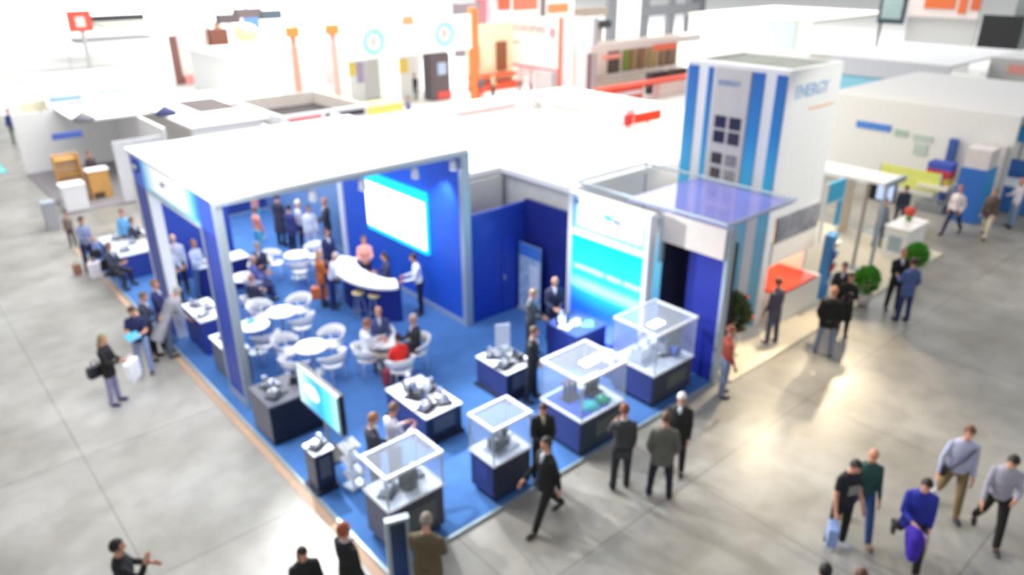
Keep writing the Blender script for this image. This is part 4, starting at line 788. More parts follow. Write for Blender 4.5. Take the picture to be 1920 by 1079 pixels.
stand('low_banner', 'lime yellow banner band with dark heads behind it, below the white wall', 'banner', q.x, q.y, [('cloth', q.x+.6, q.x+.66, q.y-.9, q.y+1.3, .75, 1.5, mat('lime_cloth', srgb('#E2E87C'), .7)), ('post', q.x+.6, q.x+.65, q.y-.95, q.y-.9, .02, 1.5, ALU), ('post', q.x+.6, q.x+.65, q.y+1.3, q.y+1.35, .02, 1.5, ALU)])
q = at(1645, 440)
stand('monitor', 'small black monitor with a pale blue picture on a stand, near the thin pole', 'monitor', q.x, q.y, [('casing', q.x-.03, q.x+.09, q.y-.30, q.y+.55, 1.2, 1.9, BLACK), ('screen', q.x-.045, q.x-.031, q.y-.25, q.y+.30, 1.26, 1.84, mat('pale_blue_screen', srgb('#B8CCF4'), .4, emit=srgb('#B8CCF4'), emit_s=.5)), ('stem', q.x, q.x+.05, q.y+.08, q.y+.14, .02, 1.2, ALU), ('foot', q.x-.25, q.x+.3, q.y-.2, q.y+.4, 0.02, .05, ALU)])
q = at(1600, 330, 3.1)
stand('white_canopy', 'white ceiling panel in a thin grey frame over the leaflets corner', 'canopy', q.x, q.y, [('ceiling_panel', q.x-.4, q.x+.75, q.y-1.1, q.y+1.6, 3.1, 3.18, WHITEROOF), ('frame_rail', q.x-.45, q.x+.8, q.y-1.18, q.y-1.105, 3.05, 3.22, ALU), ('post', q.x+.65, q.x+.75, q.y+1.5, q.y+1.6, .05, 3.05, ALU), ('post', q.x-.4, q.x-.32, q.y-1.18, q.y-1.1, .05, 3.05, ALU)])
q = at(1818, 412)
stand('poster_column', 'tall blue and cyan poster column with a pale top, right edge aisle', 'banner', q.x, q.y, [('blue_side', q.x-.5, q.x+.4, q.y-.35, q.y-.3, .02, 2.0, mat('vivid_cyan_side', srgb('#1E98DC'), .5)), ('blue_front', q.x-.55, q.x-.5, q.y-.35, q.y+.55, .02, 2.0, mat('poster_blue', srgb('#2E6EC4'), .5, var=.08)), ('pale_top', q.x-.5, q.x+.4, q.y-.29, q.y+.5, 2.0, 2.7, '#DCD6D6'), ('core', q.x-.49, q.x+.39, q.y-.29, q.y+.5, .02, 1.99, '#3A78C4')])
q = at(1890, 395)
stand('blue_counter', 'blue counter with an angular blue sign above at the right edge', 'counter', q.x, q.y, [('body', q.x-.3, q.x+.9, q.y-.8, q.y+.9, .02, 1.0, '#3A7CC4'), ('white_top', q.x-.35, q.x+.95, q.y-.85, q.y+.95, 1.0, 1.06, '#E8EEF2'), ('back_panel', q.x+1.2, q.x+1.3, q.y-1.0, q.y+1.3, .02, 1.7, '#3F74BC'), ('post', q.x+1.22, q.x+1.3, q.y+.4, q.y+.5, 1.7, 2.4, ALU), ('blue_sign', q.x+1.1, q.x+1.35, q.y-.6, q.y+1.2, 2.4, 3.0, mat('azure_sign', srgb('#2E9CD4'), .5))])
stand('trade_stand', 'grey stand with pale turquoise wall panels behind the tower', 'exhibition stand', 45, 18, [('header', 45, 45.15, 15.5, 22.5, 2.5, 3.5, '#C4C6CC'), ('turquoise_panel', 45.2, 45.3, 18.9, 21.6, .02, 2.5, '#8CC8DC'), ('turquoise_panel', 45.2, 45.3, 16.6, 18.0, .02, 2.5, '#90BEDA'), ('grey_panel', 45.2, 45.3, 18.0, 18.9, .02, 2.5, '#C0BCB4'), ('roof', 45.15, 56, 15.5, 22.5, 3.4, 3.5, '#DEDEDE'), ('brown_post', 45.2, 45.3, 16.1, 16.5, .02, 2.4, '#BCA49C')])
stand('trade_stand', 'grey stand with salmon lettering near the right edge, upper part', 'exhibition stand', 50, 14, [('header', 50, 50.15, 11.2, 15.2, 2.3, 3.6, '#C2C2C0'), ('salmon_lettering', 49.95, 49.995, 11.8, 14.2, 2.8, 3.3, '#E49C94'), ('roof', 50.2, 62, 10, 15.2, 3.5, 3.6, '#CBCBC9'), ('brown_goods', 49.2, 49.9, 13.0, 15.0, .02, .9, '#7A5A4A'), ('brown_goods', 49.2, 49.9, 11.2, 12.4, .02, .9, '#A8835C')])
stand('black_board', 'big black square board on a stand, upper right corner', 'screen', 70, 21, [('board', 70, 70.3, 19.7, 22.6, 2.0, 4.6, mat('black_board', srgb('#15161B'), .4)), ('post', 70.1, 70.2, 21.0, 21.2, .02, 2.0, ALU), ('foot', 69.8, 70.6, 20.4, 21.8, 0.012, .05, ALU), ('grey_wall', 72, 72.3, 12, 21, .02, 6, '#8E9694')])
stand('orange_banner_stand', 'stand with jagged orange banners at the upper right', 'exhibition stand', 70, 25, [('header', 70.1, 70.4, 23.0, 28.6, 4.2, 6.4, '#E8DCD6'), ('orange_banner', 70.0, 70.09, 24.9, 27.3, 4.9, 6.4, '#E0703C'), ('orange_banner', 70.0, 70.09, 24.0, 24.6, 4.6, 6.4, '#E0703C'), ('orange_banner', 70.0, 70.09, 23.0, 23.7, 4.9, 6.4, '#D4683C'), ('wall', 70.5, 70.7, 23.0, 28.6, .02, 4.2, '#CDCDCB')])
stand('dark_frame_sign', 'teal picture in a dark frame, top right', 'sign', 70, 30, [('frame', 70, 70.3, 28.8, 31.0, 3.5, 6.2, '#3E4C54'), ('picture', 69.93, 69.995, 29.0, 30.7, 3.9, 6.2, '#9FB4B2'), ('post', 70.1, 70.2, 30.6, 30.8, .02, 3.5, '#3A3A4A')])
stand('trade_stand', 'beige-roofed hall stand at the top right behind the tower', 'exhibition stand', 60, 30, [('roof', 60, 75, 31.5, 44, 4.0, 4.2, '#DAD4CA'), ('wall', 60, 60.2, 31.6, 43.8, .02, 4.0, '#F0EEE6'), ('pale_green_panel', 59.9, 59.99, 33, 36.5, 1.8, 4.0, '#CFDEDC')])
# ------------------------------------------------------------------ people
PENDING = []
def soft(name, mb, m, parent, voxel=.018, sm=2):
    """join overlapping volumes into one continuous surface"""
    o = mb.build(name, m, parent); PENDING.append((o, voxel, sm)); return o
def flush():
    for o, v, s_ in PENDING:
        r = o.modifiers.new('r', 'REMESH'); r.mode = 'VOXEL'; r.voxel_size = v; r.use_smooth_shade = True
        q = o.modifiers.new('s', 'SMOOTH'); q.factor = .5; q.iterations = s_
    bpy.context.view_layer.update(); dg = bpy.context.evaluated_depsgraph_get()
    new = [(o, bpy.data.meshes.new_from_object(o.evaluated_get(dg))) for o, _, _ in PENDING]
    for o, me in new:
        old = o.data; o.modifiers.clear(); nm = old.name; o.data = me; bpy.data.meshes.remove(old); me.name = nm
    PENDING.clear()
def rot(v, ax, a): return Matrix.Rotation(a, 3, ax) @ Vector(v)
def person(hx, hy, head, label, top='#22252E', legs='#20222C', hair='#2A2018', h=1.74, kind='suit', lean=0, armL=(8, 6, 12, 0), armR=(8, 6, 12, 0), legL=(2, 3), legR=(-2, 3), sit=None, z0=0.0, headp=8, heady=0, shoes='#17151A', skin=None, pos=None, long_hair=False, bald=False, far=False, shirt='#D8DCE8', tie=None, name='person', spread=3, group=None, wide=1.0, feet=False):
    """hx, hy: where the crown of the head is seen (or the feet); head: 0 looks away from the viewer, 90 to the right, 180 towards the viewer"""
    D = math.radians; s = h/1.74
    L = D(lean); u = Vector((0, math.sin(L), math.cos(L))); f = Vector((0, math.cos(L), -math.sin(L))); X = Vector((1, 0, 0))
    O = Vector((0, 0, 0)); NB = O+u*.565; HL = L+D(headp); hu = Vector((0, math.sin(HL), math.cos(HL))); HC = NB+hu*.165
    Rh = Matrix.Rotation(-HL, 3, 'X') @ Matrix.Rotation(D(heady), 3, 'Z')
    J = {}
    for sd, arm in ((-1, armL), (1, armR)):
        a, b, e, tw_ = [D(q) for q in arm]; S = O+u*.452+X*sd*.170*wide
        d1 = (-u*math.cos(a)+f*math.sin(a))*math.cos(b)+X*sd*math.sin(b); E_ = S+d1*.285
        d2 = -u*math.cos(a+e)+f*math.sin(a+e); d2 = (d2*math.cos(tw_)-X*sd*math.sin(tw_)+X*sd*math.sin(b)*.5).normalized(); W = E_+d2*.255
        J[sd] = [S, E_, W, d2]
    K_ = {}
    for sd, lg in ((-1, legL), (1, legR)):
        p, k = D(lg[0]), D(lg[1]); Hp = O+X*sd*.092*wide-Vector((0, 0, .04))
        sp = D(spread)*sd; d1 = Vector((math.sin(sp), math.sin(p)*math.cos(sp), -math.cos(p)*math.cos(sp))); Kn = Hp+d1*.43
        q = p-k; d2 = Vector((math.sin(sp)*.5, math.sin(q), -math.cos(q))).normalized(); A = Kn+d2*.41; toe = Vector((sd*.12, 1, max(-.5, min(.0, math.sin(q)*.6)))).normalized()
        K_[sd] = [Hp, Kn, A, toe]
    zmin = min(K_[-1][2].z, K_[1][2].z)-.075
    top_z = (HC+hu*.115).z-zmin
    if pos is None:
        pos = at(hx, hy, z0+(0 if feet else top_z*s))
        if not feet:
            c_ = HC+hu*.11; rz0 = YAW_HEAD(head); off = Matrix.Rotation(rz0, 3, 'Z') @ Vector((c_.x*s, c_.y*s, 0)); pos = pos-off
    root = empty(name, (pos[0], pos[1], z0), YAW_HEAD(head), label, 'person', group)
    T = lambda p: (p-Vector((0, 0, zmin)))*s
    def fin(mb): mb.v = [tuple(T(Vector(q))) for q in mb.v]; return mb
    sk = cm(skin, .55) if skin else SKIN
    # body
    m = MB(); wd = wide
    def torso(m, rows, g=1.0):
        rr = []
        for t_, wx, wy, fo_ in rows:
            c = O+u*t_+f*fo_; rr.append([c+X*(wx*g*wd*math.cos(2*PI*j/16))+f*(wy*g*math.sin(2*PI*j/16)) for j in range(16)])
        m.loft(rr)
    base = [(-.12, .13, .09, 0), (-.05, .165, .11, 0), (.05, .16, .11, 0), (.18, .145, .10, .005), (.32, .165, .115, .01), (.42, .178, .112, .0), (.48, .170, .095, -.005), (.525, .115, .075, -.005), (.56, .066, .06, 0)]
    torso(m, base, .90)
    m.cone(NB-u*.05, NB+hu*.10, .055, .052)
    m.ell(HC+hu*.015, (.074, .092, .098), Rh); m.ell(HC+Rh @ Vector((0, .03, -.055)), (.052, .058, .058), Rh)
    m.cone(HC+Rh @ Vector((0, .085, .01)), HC+Rh @ Vector((0, .105, -.02)), .010, .014, 8)
    for sd in (-1, 1): m.ell(HC+Rh @ Vector((sd*.076, -.005, -.005)), (.012, .02, .03), Rh, 8, 6)
    m.ell(HC+Rh @ Vector((0, .086, -.052)), (.024, .012, .009), Rh, 8, 6)
    for sd in (-1, 1):
        S, E_, W, d2 = J[sd]; m.cone(S, E_, .050, .040); m.cone(E_, W, .040, .028)
        # hand: palm, four fingers, thumb
        n_ = X*sd; n_ = (n_-d2*n_.dot(d2)).normalized(); side = d2.cross(n_).normalized()
        if side.dot(f) < 0: side = -side
        m.cone(W, W+d2*.05, .027, .032, 8); P = W+d2*.07; Rm = Matrix((side, n_, d2)).transposed()
        m.ell(P, (.040, .018, .048), Rm, 10, 7)
        if not far:
            for i_, (o_, ln) in enumerate(((.030, .066), (.010, .076), (-.010, .070), (-.029, .055))):
                a0 = P+d2*.035+side*o_; a1 = a0+d2*ln*.55-n_*.006; a2 = a1+d2*ln*.45-n_*.022
                m.cone(a0, a1, .0105, .0095, 6); m.cone(a1, a2, .0095, .0085, 6)
            m.cone(P+side*.03-d2*.02, P+side*.062+d2*.02-n_*.01, .013, .010, 6)
    for sd in (-1, 1):
        Hp, Kn, A, toe = K_[sd]; m.cone(Hp, Kn, .075, .050); m.cone(Kn, A, .050, .036); m.cone(A, A+toe*.12-Vector((0, 0, .035)), .034, .028, 8)
    soft('body', fin(m), sk, root, .022 if far else .011, 1)
    # trousers
    m = MB(); rr = []
    torso(m, [(-.10, .12, .09, 0), (-.07, .16, .115, -.005), (0, .17, .12, -.01), (.08, .155, .113, 0), (.10, .152, .11, 0)])
    for sd in (-1, 1):
        Hp, Kn, A, toe = K_[sd]; m.cone(Hp, Kn, .098, .070); m.cone(Kn, A+Vector((0, 0, .01)), .070, .058)
    soft('trousers', fin(m), cm(legs, var=.1), root, .024 if far else .018, 2)
    for sd in (-1, 1):
        Hp, Kn, A, toe = K_[sd]; m = MB(); q = toe.normalized(); m.ell(A+q*.075-Vector((0, 0, .035)), (.046, .135, .045), Matrix.Rotation(math.atan2(-q.x, q.y), 3, 'Z') @ Matrix.Rotation(math.asin(q.z), 3, 'X'), 12, 8)
        fin(m).build('shoe', cm(shoes, .4), root, smooth=True)
    # top garment
    m = MB()
    g = {'suit': 1.10, 'coat': 1.14, 'shirt': 1.03, 'tee': 1.04, 'jacket': 1.16}[kind]
    rows = [(t_, wx, wy, fo_) for t_, wx, wy, fo_ in base]
    if kind in ('suit', 'jacket') and not sit: rows = [(-.20, .165, .112, 0)]+rows[1:]
    elif kind == 'coat' and not sit: rows = [(-.50, .19, .13, 0), (-.25, .18, .125, 0)]+rows[1:]
    elif kind == 'shirt': rows = rows[1:]
    else: rows = [(-.10, .165, .11, 0)]+rows[1:]
    torso(m, rows, g)
    for sd in (-1, 1):
        S, E_, W, d2 = J[sd]; r0 = {'suit': .060, 'coat': .063, 'shirt': .054, 'tee': .057, 'jacket': .066}[kind]
        if kind == 'tee': m.cone(S, S.lerp(E_, .65), r0, r0*.95)
        else: m.cone(S, E_, r0, r0*.82); m.cone(E_, W-d2*.02, r0*.82, r0*.66)
    soft({'suit': 'suit_jacket', 'coat': 'coat', 'shirt': 'shirt', 'tee': 't_shirt', 'jacket': 'jacket'}[kind], fin(m), cm(top, var=.1), root, .024 if far else .018, 2)
    if kind in ('suit', 'coat', 'jacket') and shirt:
        m = MB(); m.cone(O+u*.52+f*.078, O+u*.33+f*.118, .040, .012, 10); fin(m).build('shirt_front', cm(shirt), root, smooth=True)
    if kind != 'tee' and not far:
        m = MB(); rr = []
        for t_, r_ in ((.0, .058), (.02, .060), (.03, .055)):
            c = NB-u*.02+hu*t_; rr.append([c+X*r_*math.cos(2*PI*j/12)+f*r_*math.sin(2*PI*j/12) for j in range(12)])
        m.loft(rr); fin(m).build('collar', cm(shirt if (shirt and kind != 'shirt') else top), root, smooth=True)
    if not far:
        for sd in (-1, 1):
            m = MB(); m.ell(HC+Rh @ Vector((sd*.030, .078, .014)), (.012, .008, .008), Rh, 8, 6); fin(m).build('eye', BLACK, root, smooth=True)
    # hair
    if not bald:
        m = MB(); n, k_ = 18, 12; v0 = []
        for i in range(k_+1):
            th = PI*i/k_
            for j in range(n):
                ph = 2*PI*j/n; v0.append(Vector((math.sin(th)*math.cos(ph), math.sin(th)*math.sin(ph), math.cos(th))))
        fs = []
        for i in range(k_):
            for j in range(n):
                idx = (i*n+j, (i+1)*n+j, (i+1)*n+(j+1) % n, i*n+(j+1) % n); c = sum((v0[q] for q in idx), Vector())/4
                lim = -.45 if not long_hair else -.8
                if c.z > lim and not (c.y > .30 and c.z < .42) : fs.append(idx)
        vs = [HC+Rh @ Vector((q.x*.084, q.y*.101-.006, q.z*.112+.018)) for q in v0]
        inner = [HC+Rh @ Vector((q.x*.07, q.y*.085-.006, q.z*.09+.018)) for q in v0]
        m.add(vs, fs)
        if long_hair: m.loft([[HC+Rh @ Vector((.07*w_*math.cos(2*PI*j/12), -.055+.05*w_*math.sin(2*PI*j/12), zz)) for j in range(12)] for zz, w_ in ((.05, .8), (-.06, 1.1), (-.16, 1.15), (-.24, .8))])
        fin(m).build('hair', cm(hair, .6, var=.2), root, smooth=True)
    J2 = {sd: (root.matrix_basis @ T(J[sd][2]+J[sd][3]*.10)) for sd in J}
    root['_h'] = 0; del root['_h']
    return root, {'L': Vector(root.location)+Matrix.Rotation(root.rotation_euler.z, 3, 'Z') @ T(J[-1][2]+J[-1][3]*.13), 'R': Vector(root.location)+Matrix.Rotation(root.rotation_euler.z, 3, 'Z') @ T(J[1][2]+J[1][3]*.13)}
def YAW_HEAD(a):
    """turn (seen from the gallery: 0 away, 90 right, 180 towards it) into a rotation about Z of a body facing +Y"""
    return -YAW-math.radians(a)
def bag(p, label, color, w_=.36, d_=.10, h_=.36, rz=0, soft_=False, cat='bag', name='shopping_bag'):
    """bag hanging from a hand at p"""
    z = max(.02, p.z-h_-.14); r = empty(name, (p.x, p.y, z), rz, label, cat)
    MB().loft([[(-w_/2*k, -d_/2*k, zz), (w_/2*k, -d_/2*k, zz), (w_/2*k, d_/2*k, zz), (-w_/2*k, d_/2*k, zz)] for zz, k in ((0, .9), (h_*.2, 1), (h_*.9, .97), (h_, .9))]).build('sack', cm(color, .5), r)
    for y in (-1, 1): MB().tube([(-w_*.22, y*d_*.3, h_), (-w_*.12, y*.01, p.z-z), (w_*.12, y*.01, p.z-z), (w_*.22, y*d_*.3, h_)], .007, 6).build('handle', cm(color, .5), r)
    return r
def sheet(p, label, color, rz=0, name='brochure', size=(.3, .21)):
    r = empty(name, (p.x, p.y, p.z+.0), rz, label, 'brochure'); MB().box((0, 0, 0), (size[0], size[1], .012), rx=.5).build('pages', cm('#EEF2F6'), r); MB().box((0, -.004, .008), (size[0], size[1], .004), rx=.5).build('cover', cm(color), r); return r
REST = (4, 7, 14, 4); HOLD = (22, 8, 75, 25); FRONT = (18, 6, 55, 35); REACH = (50, 5, 25, 5); CROSS = (25, 8, 85, 55); POCK = (-8, 14, 38, 18); PHONE = (40, 14, 115, 10)
STRIDE = dict(legL=(26, 8), legR=(-22, 14)); STRIDE2 = dict(legL=(-22, 16), legR=(26, 8))
SIT = dict(sit=True, legL=(84, 88), legR=(80, 84), spread=8)

# left aisle
_, H = person(192, 628, 85, 'woman in a black top with blonde hair, holding a white bag in the left aisle', top='#141316', legs='#8E8CB0', hair='#8A7550', h=1.66, kind='jacket', long_hair=True, armR=HOLD, armL=(15, 8, 60, 30), headp=14, name='person', **{'shirt': None}, shoes='#2A2C66')
bag(H['R']+Vector((.06, -.1, .12)), 'big white carrier bag held by the woman in the left aisle', '#F2F2F6', .42, .14, .46, .8)
hb = bag(_.location+Vector((-.22, .12, 1.12)), 'black shoulder bag worn by the woman in the left aisle', '#22232E', .36, .14, .26, .3, name='shoulder_bag')
_, H = person(244, 578, 165, 'man in a navy polo shirt and pale jeans reading a cyan leaflet', top='#1E2556', legs='#8EA2CE', hair='#3A2A22', h=1.74, kind='tee', armL=HOLD, armR=HOLD, headp=28, shoes='#3A3C50')
sheet((H['L']+H['R'])/2+Vector((0, 0, .02)), 'cyan leaflet in the hands of the man in pale jeans', '#49B6E6', .3)
person(270, 548, 80, 'man in a dark slate suit behind the man in pale jeans', top='#353850', legs='#0F1014', hair='#6A5A4A', h=1.76, armL=FRONT, armR=FRONT, headp=20)
person(330, 563, 40, 'man in a grey coat bending over the navy counter', top='#9C9CA6', legs='#5A6478', hair='#9A9A98', h=1.80, kind='coat', lean=34, armL=REACH, armR=REACH, headp=10, pos=at(322, 668))
person(289, 525, 80, 'man in a navy jacket behind the counter visitors, below the left blue column', top='#2A2E66', legs='#1B1C2A', hair='#8A6A4A', h=1.78, armR=HOLD, armL=REST)
_, H = person(152, 407, 110, 'man in a grey-blue shirt and navy trousers at the far left aisle', top='#7C86A8', legs='#2A3358', hair='#2A2020', h=1.78, kind='shirt', armR=HOLD, headp=15, lean=3)
bag(H['L']+Vector((-.1, -.1, .1)), 'dark shoulder bag of the man at the far left aisle', '#2B2530', .34, .14, .3)
bag(at(183, 522)+Vector((0, 0, .66)), 'white carrier bag at the feet of the man at the far left aisle', '#E6E2EA', .4, .16, .5)
bag(at(143, 498, .3)+Vector((0, 0, .14)), 'brown bag standing beside the man at the far left aisle', '#A0705A', .24, .1, .3)
seat_under(person(246, 408, 100, 'man in a dark suit seated at the far left table', top='#2C303E', legs='#1E2230', hair='#5A4636', h=1.74, **SIT, armL=HOLD, armR=HOLD, z0=PZ), 'dark chair under the man in a dark suit at the far left table', False)
person(226, 393, 170, 'man in a pale blue shirt at the far left table', top='#6FB4E6', legs='#8A8890', hair='#6A4A3A', h=1.72, kind='shirt', far=True, z0=0)
seat_under(person(203, 455, 100, 'grey-haired visitor seated at the near side of the far left table', top='#3B4050', legs='#2A2C3A', hair='#5E5A5C', h=1.70, **SIT, armL=HOLD, armR=HOLD, z0=PZ), 'dark chair under the grey-haired visitor at the far left table', False)
person(121, 398, 170, 'small person in brown beside the white counter at the far left', top='#8A7A72', legs='#56504E', hair='#5A4036', h=1.2, kind='shirt', far=True)
person(322, 440, 160, 'bald man in a white shirt seen through the left opening', top='#C8CFE6', legs='#252A40', h=1.76, kind='shirt', bald=True, skin='#E2B4A4', z0=PZ)
person(316, 463, 120, 'man in a pale grey shirt and black trousers in the left opening', top='#B9C2D2', legs='#14151E', hair='#B07E66', h=1.74, kind='shirt', armL=HOLD, armR=HOLD, headp=20, z0=PZ)
person(362, 450, 110, 'man in a white shirt and grey-blue trousers near the corner column', top='#BFCBE2', legs='#4C6C9C', hair='#8A6050', h=1.72, kind='shirt', armR=HOLD, z0=PZ)
# inside the pavilion, rear
person(518, 362, 20, 'man in a long dark coat standing at the rear left of the interior', top='#34364C', legs='#20223A', hair='#1E1C22', h=1.8, kind='coat', z0=PZ, far=True)
person(478, 388, 40, 'person in a salmon pink top at the rear left of the interior', top='#E48E82', legs='#5AAFCB', hair='#6A4030', h=1.64, kind='shirt', z0=PZ, far=True)
person(558, 375, 60, 'man in a white shirt standing in the rear group, back to the viewer', top='#CBD3EE', legs='#232646', hair='#EEDFC0', h=1.76, kind='shirt', z0=PZ, far=True)
person(541, 383, 30, 'man in navy waistcoat and white sleeves in the rear group', top='#343B78', legs='#262A50', hair='#2A2430', h=1.74, kind='suit', armL=CROSS, z0=PZ, far=True)
person(577, 385, 150, 'person in a white blouse in the rear group', top='#E0E6F4', legs='#D5D9EA', hair='#4A3A3A', h=1.68, kind='shirt', z0=PZ, far=True)
person(606, 372, 250, 'man in a dark charcoal suit at the right of the rear group', top='#2E323E', legs='#202228', hair='#B0785E', h=1.80, armL=FRONT, armR=FRONT, z0=PZ, far=True)
person(612, 430, 130, 'woman in a dark waistcoat and white blouse behind the woman in orange', top='#2A3060', legs='#22264A', hair='#5A4038', h=1.68, armL=FRONT, shirt='#E8ECF8', z0=PZ)
_, H = person(598, 470, 60, 'woman in an orange-brown jacket facing the reception counter', top='#C4682E', legs='#3A3A52', hair='#B48A72', h=1.60, kind='jacket', long_hair=True, armL=REST, armR=HOLD, z0=PZ, shirt=None)
bag(at(598, 540, .62)+Vector((0, 0, .16)), 'orange bag hanging beside the woman in the orange-brown jacket', '#D9703A', .46, .2, .34, -.6)
# reception
person(681, 443, 170, 'woman in a pink blouse behind the reception counter', top='#F2B0A0', legs='#4A3050', hair='#6A4030', h=1.66, kind='shirt', long_hair=True, armL=HOLD, armR=HOLD, z0=PZ)
person(717, 474, 250, 'dark-haired woman in black behind the reception counter', top='#3A3C58', legs='#2A2A40', hair='#2E2024', h=1.60, kind='shirt', long_hair=True, armL=HOLD, armR=HOLD, headp=18, z0=PZ)
person(772, 476, 255, 'man in a white shirt and black trousers by the blue screen wall', top='#E8EEFA', legs='#131836', hair='#2E2420', h=1.74, kind='shirt', armR=HOLD, armL=(30, 10, 60, 10), lean=8, z0=PZ)
person(631, 474, 80, 'man in a white shirt leaning at the left end of the reception counter', top='#DCE4F4', legs='#24306E', hair='#C8B8B4', h=1.62, kind='shirt', armL=HOLD, armR=HOLD, lean=14, z0=PZ)
# seated near the column
seat_under(person(481, 455, 170, 'grey-haired man in a dark jacket seated beyond the table by the column', top='#34384E', legs='#242840', hair='#8E8688', h=1.74, **SIT, armL=HOLD, armR=HOLD, z0=PZ), 'white tub chair under the grey-haired man beyond the table by the column', True)
seat_under(person(474, 480, 60, 'person in a violet-blue shirt seated at the table by the column', top='#5A62B0', legs='#3A3F70', hair='#C6A294', h=1.68, kind='shirt', **SIT, armL=HOLD, armR=HOLD, z0=PZ), 'white tub chair under the person in a violet-blue shirt', True)
seat_under(person(470, 515, 20, 'dark-clad person seated low right of the corner column', top='#2A2E48', legs='#15171E', hair='#A87A66', h=1.70, **SIT, armL=HOLD, armR=HOLD, z0=PZ), 'white tub chair under the dark-clad person right of the column', True)
# middle table
seat_under(person(709, 577, 165, 'bald-headed man in a blue-grey jacket seated on the far side of the middle table', top='#3E4A7C', legs='#2A3258', hair='#C8917A', h=1.74, **SIT, armL=HOLD, armR=HOLD, z0=PZ), 'white tub chair under the man in a blue-grey jacket', True)
seat_under(person(690, 598, 60, 'man in a white shirt and beige trousers seated at the middle table', top='#E6ECFA', legs='#C9C8B4', hair='#8A5E4A', h=1.80, kind='shirt', wide=1.1, **SIT, armL=HOLD, armR=HOLD, headp=20, z0=PZ), 'white tub chair under the man in beige trousers at the middle table', True)
seat_under(person(745, 625, 330, 'dark-haired person in a red top seated with back to the viewer', top='#E8281E', legs='#E4DAE8', hair='#2E1C20', h=1.66, kind='shirt', **SIT, armL=HOLD, armR=HOLD, z0=PZ), 'white tub chair under the person in a red top', True)
seat_under(person(773, 590, 240, 'grey-haired man in a black suit seated right of the middle table', top='#20222C', legs='#1B1D28', hair='#C0A49C', h=1.76, **SIT, armL=HOLD, armR=HOLD, z0=PZ), 'white tub chair under the grey-haired man in a black suit', True)
bag(at(728, 690, .45)+Vector((0, 0, .12)), 'dark red bag on the carpet under the middle table', '#A33A40', .34, .16, .38, .5)
# demonstration area
person(702, 775, 60, 'man in a dark charcoal jacket behind the front corner case', top='#3A3C4A', legs='#1E1F28', hair='#9A6A48', h=1.74, headp=18, armL=FRONT, armR=FRONT, z0=PZ)
person(741, 755, 45, 'man in a white shirt looking at the crowded middle plinth', top='#DAD8EC', legs='#2C2F52', hair='#7A5E52', h=1.76, kind='shirt', armL=HOLD, armR=HOLD, headp=22, z0=PZ)
person(1004, 613, 100, 'man in a black suit standing right of the low blue plinth', top='#15161A', legs='#14151C', hair='#5C4A3A', h=1.78, armL=REST, armR=FRONT, headp=12, z0=PZ, legL=(4, 3), legR=(-6, 4))
person(1003, 543, 110, 'man in a grey suit with pale blue shirt left of the desk', top='#4A4C50', legs='#2E3036', hair='#8A7464', h=1.74, shirt='#7FC0EC', armL=FRONT, armR=FRONT, headp=20, z0=PZ)
person(1042, 523, 170, 'man in a navy suit behind the desk beside the banner', top='#232A50', legs='#1D2038', hair='#B88A78', h=1.78, armL=FRONT, armR=FRONT, headp=25, z0=PZ)
person(1020, 760, 170, 'man in a black suit facing out between two display cases', top='#191A1C', legs='#16171C', hair='#4A2E24', h=1.72, headp=24, armL=FRONT, armR=FRONT, shirt='#B8B09A', z0=PZ)
person(1024, 822, 235, 'man in a black suit striding left along the platform edge', top='#0E0F10', legs='#0B0C0A', hair='#2A1E18', h=1.80, armL=(-15, 8, 10, 0), armR=(20, 8, 25, 0), headp=4, legL=(24, 4), legR=(-26, 12))
person(1172, 757, 0, 'man in a dark grey suit seen from behind at the front edge', top='#3C3D40', legs='#26272E', hair='#7A4A34', h=1.80, armL=(30, 8, 70, 30), armR=REST, legL=(0, 2), legR=(6, 3), headp=10)
person(1250, 773, 10, 'man in a mid-grey jacket and dark jeans seen from behind', top='#5E5E58', legs='#191B2C', hair='#5A3E2E', h=1.76, kind='jacket', wide=1.08, armL=POCK, armR=POCK, spread=7, headp=8, shirt=None)
person(1257, 738, 200, 'silver-haired man in a dark green-black jacket', top='#1E201E', legs='#15161C', hair='#E6E6EA', h=1.74, kind='jacket', armL=REST, armR=REST, headp=15, pos=at(1264, 886))
person(1349, 612, 90, 'person in grey jeans half hidden behind the navy cabin wall', top='#B04A3A', legs='#7A86A4', hair='#8A4A34', h=1.7, kind='shirt', feet=False, pos=at(1353, 742))
# right aisle
person(1460, 520, 330, 'man in a slate suit standing on the edge of the cream platform', top='#4C4A5A', legs='#4E526A', hair='#5A3A2E', h=1.78, headp=12, armR=REST)
person(1566, 538, 25, 'man in a black sweater and light jeans seen from behind', top='#0B0B0C', legs='#7C88A0', hair='#C88A6E', h=1.76, kind='jacket', wide=1.1, shirt=None, armL=POCK, armR=POCK, spread=6)
_, H = person(1598, 513, 200, 'woman in a long black coat with dark leggings', top='#0C0D0C', legs='#2E2622', hair='#171414', h=1.70, kind='coat', long_hair=True, armL=CROSS, shirt=None, headp=10)
bag(H['L']+Vector((.12, -.05, .25)), 'black handbag of the woman in the long black coat', '#111214', .3, .14, .26, name='handbag')
person(1586, 492, 220, 'person in a dark jacket with white shirt behind the woman in black', top='#2A262C', legs='#2A262C', hair='#5A3A30', h=1.74, armL=HOLD, armR=HOLD)
person(1697, 467, 190, 'man in a black suit facing the man in denim', top='#121316', legs='#1E2026', hair='#9A6A64', h=1.78, armL=FRONT, armR=FRONT)
person(1715, 484, 350, 'man in a denim-blue jacket and dark jeans seen from behind', top='#4A5E94', legs='#23346A', hair='#3A2420', h=1.76, kind='jacket', shirt=None, armL=HOLD, armR=POCK)
person(1803, 348, 235, 'man in a pale pink shirt striding, dark trousers', top='#E6DADA', legs='#2A3050', hair='#B8705A', h=1.78, kind='shirt', **STRIDE2, armL=POCK, armR=POCK)
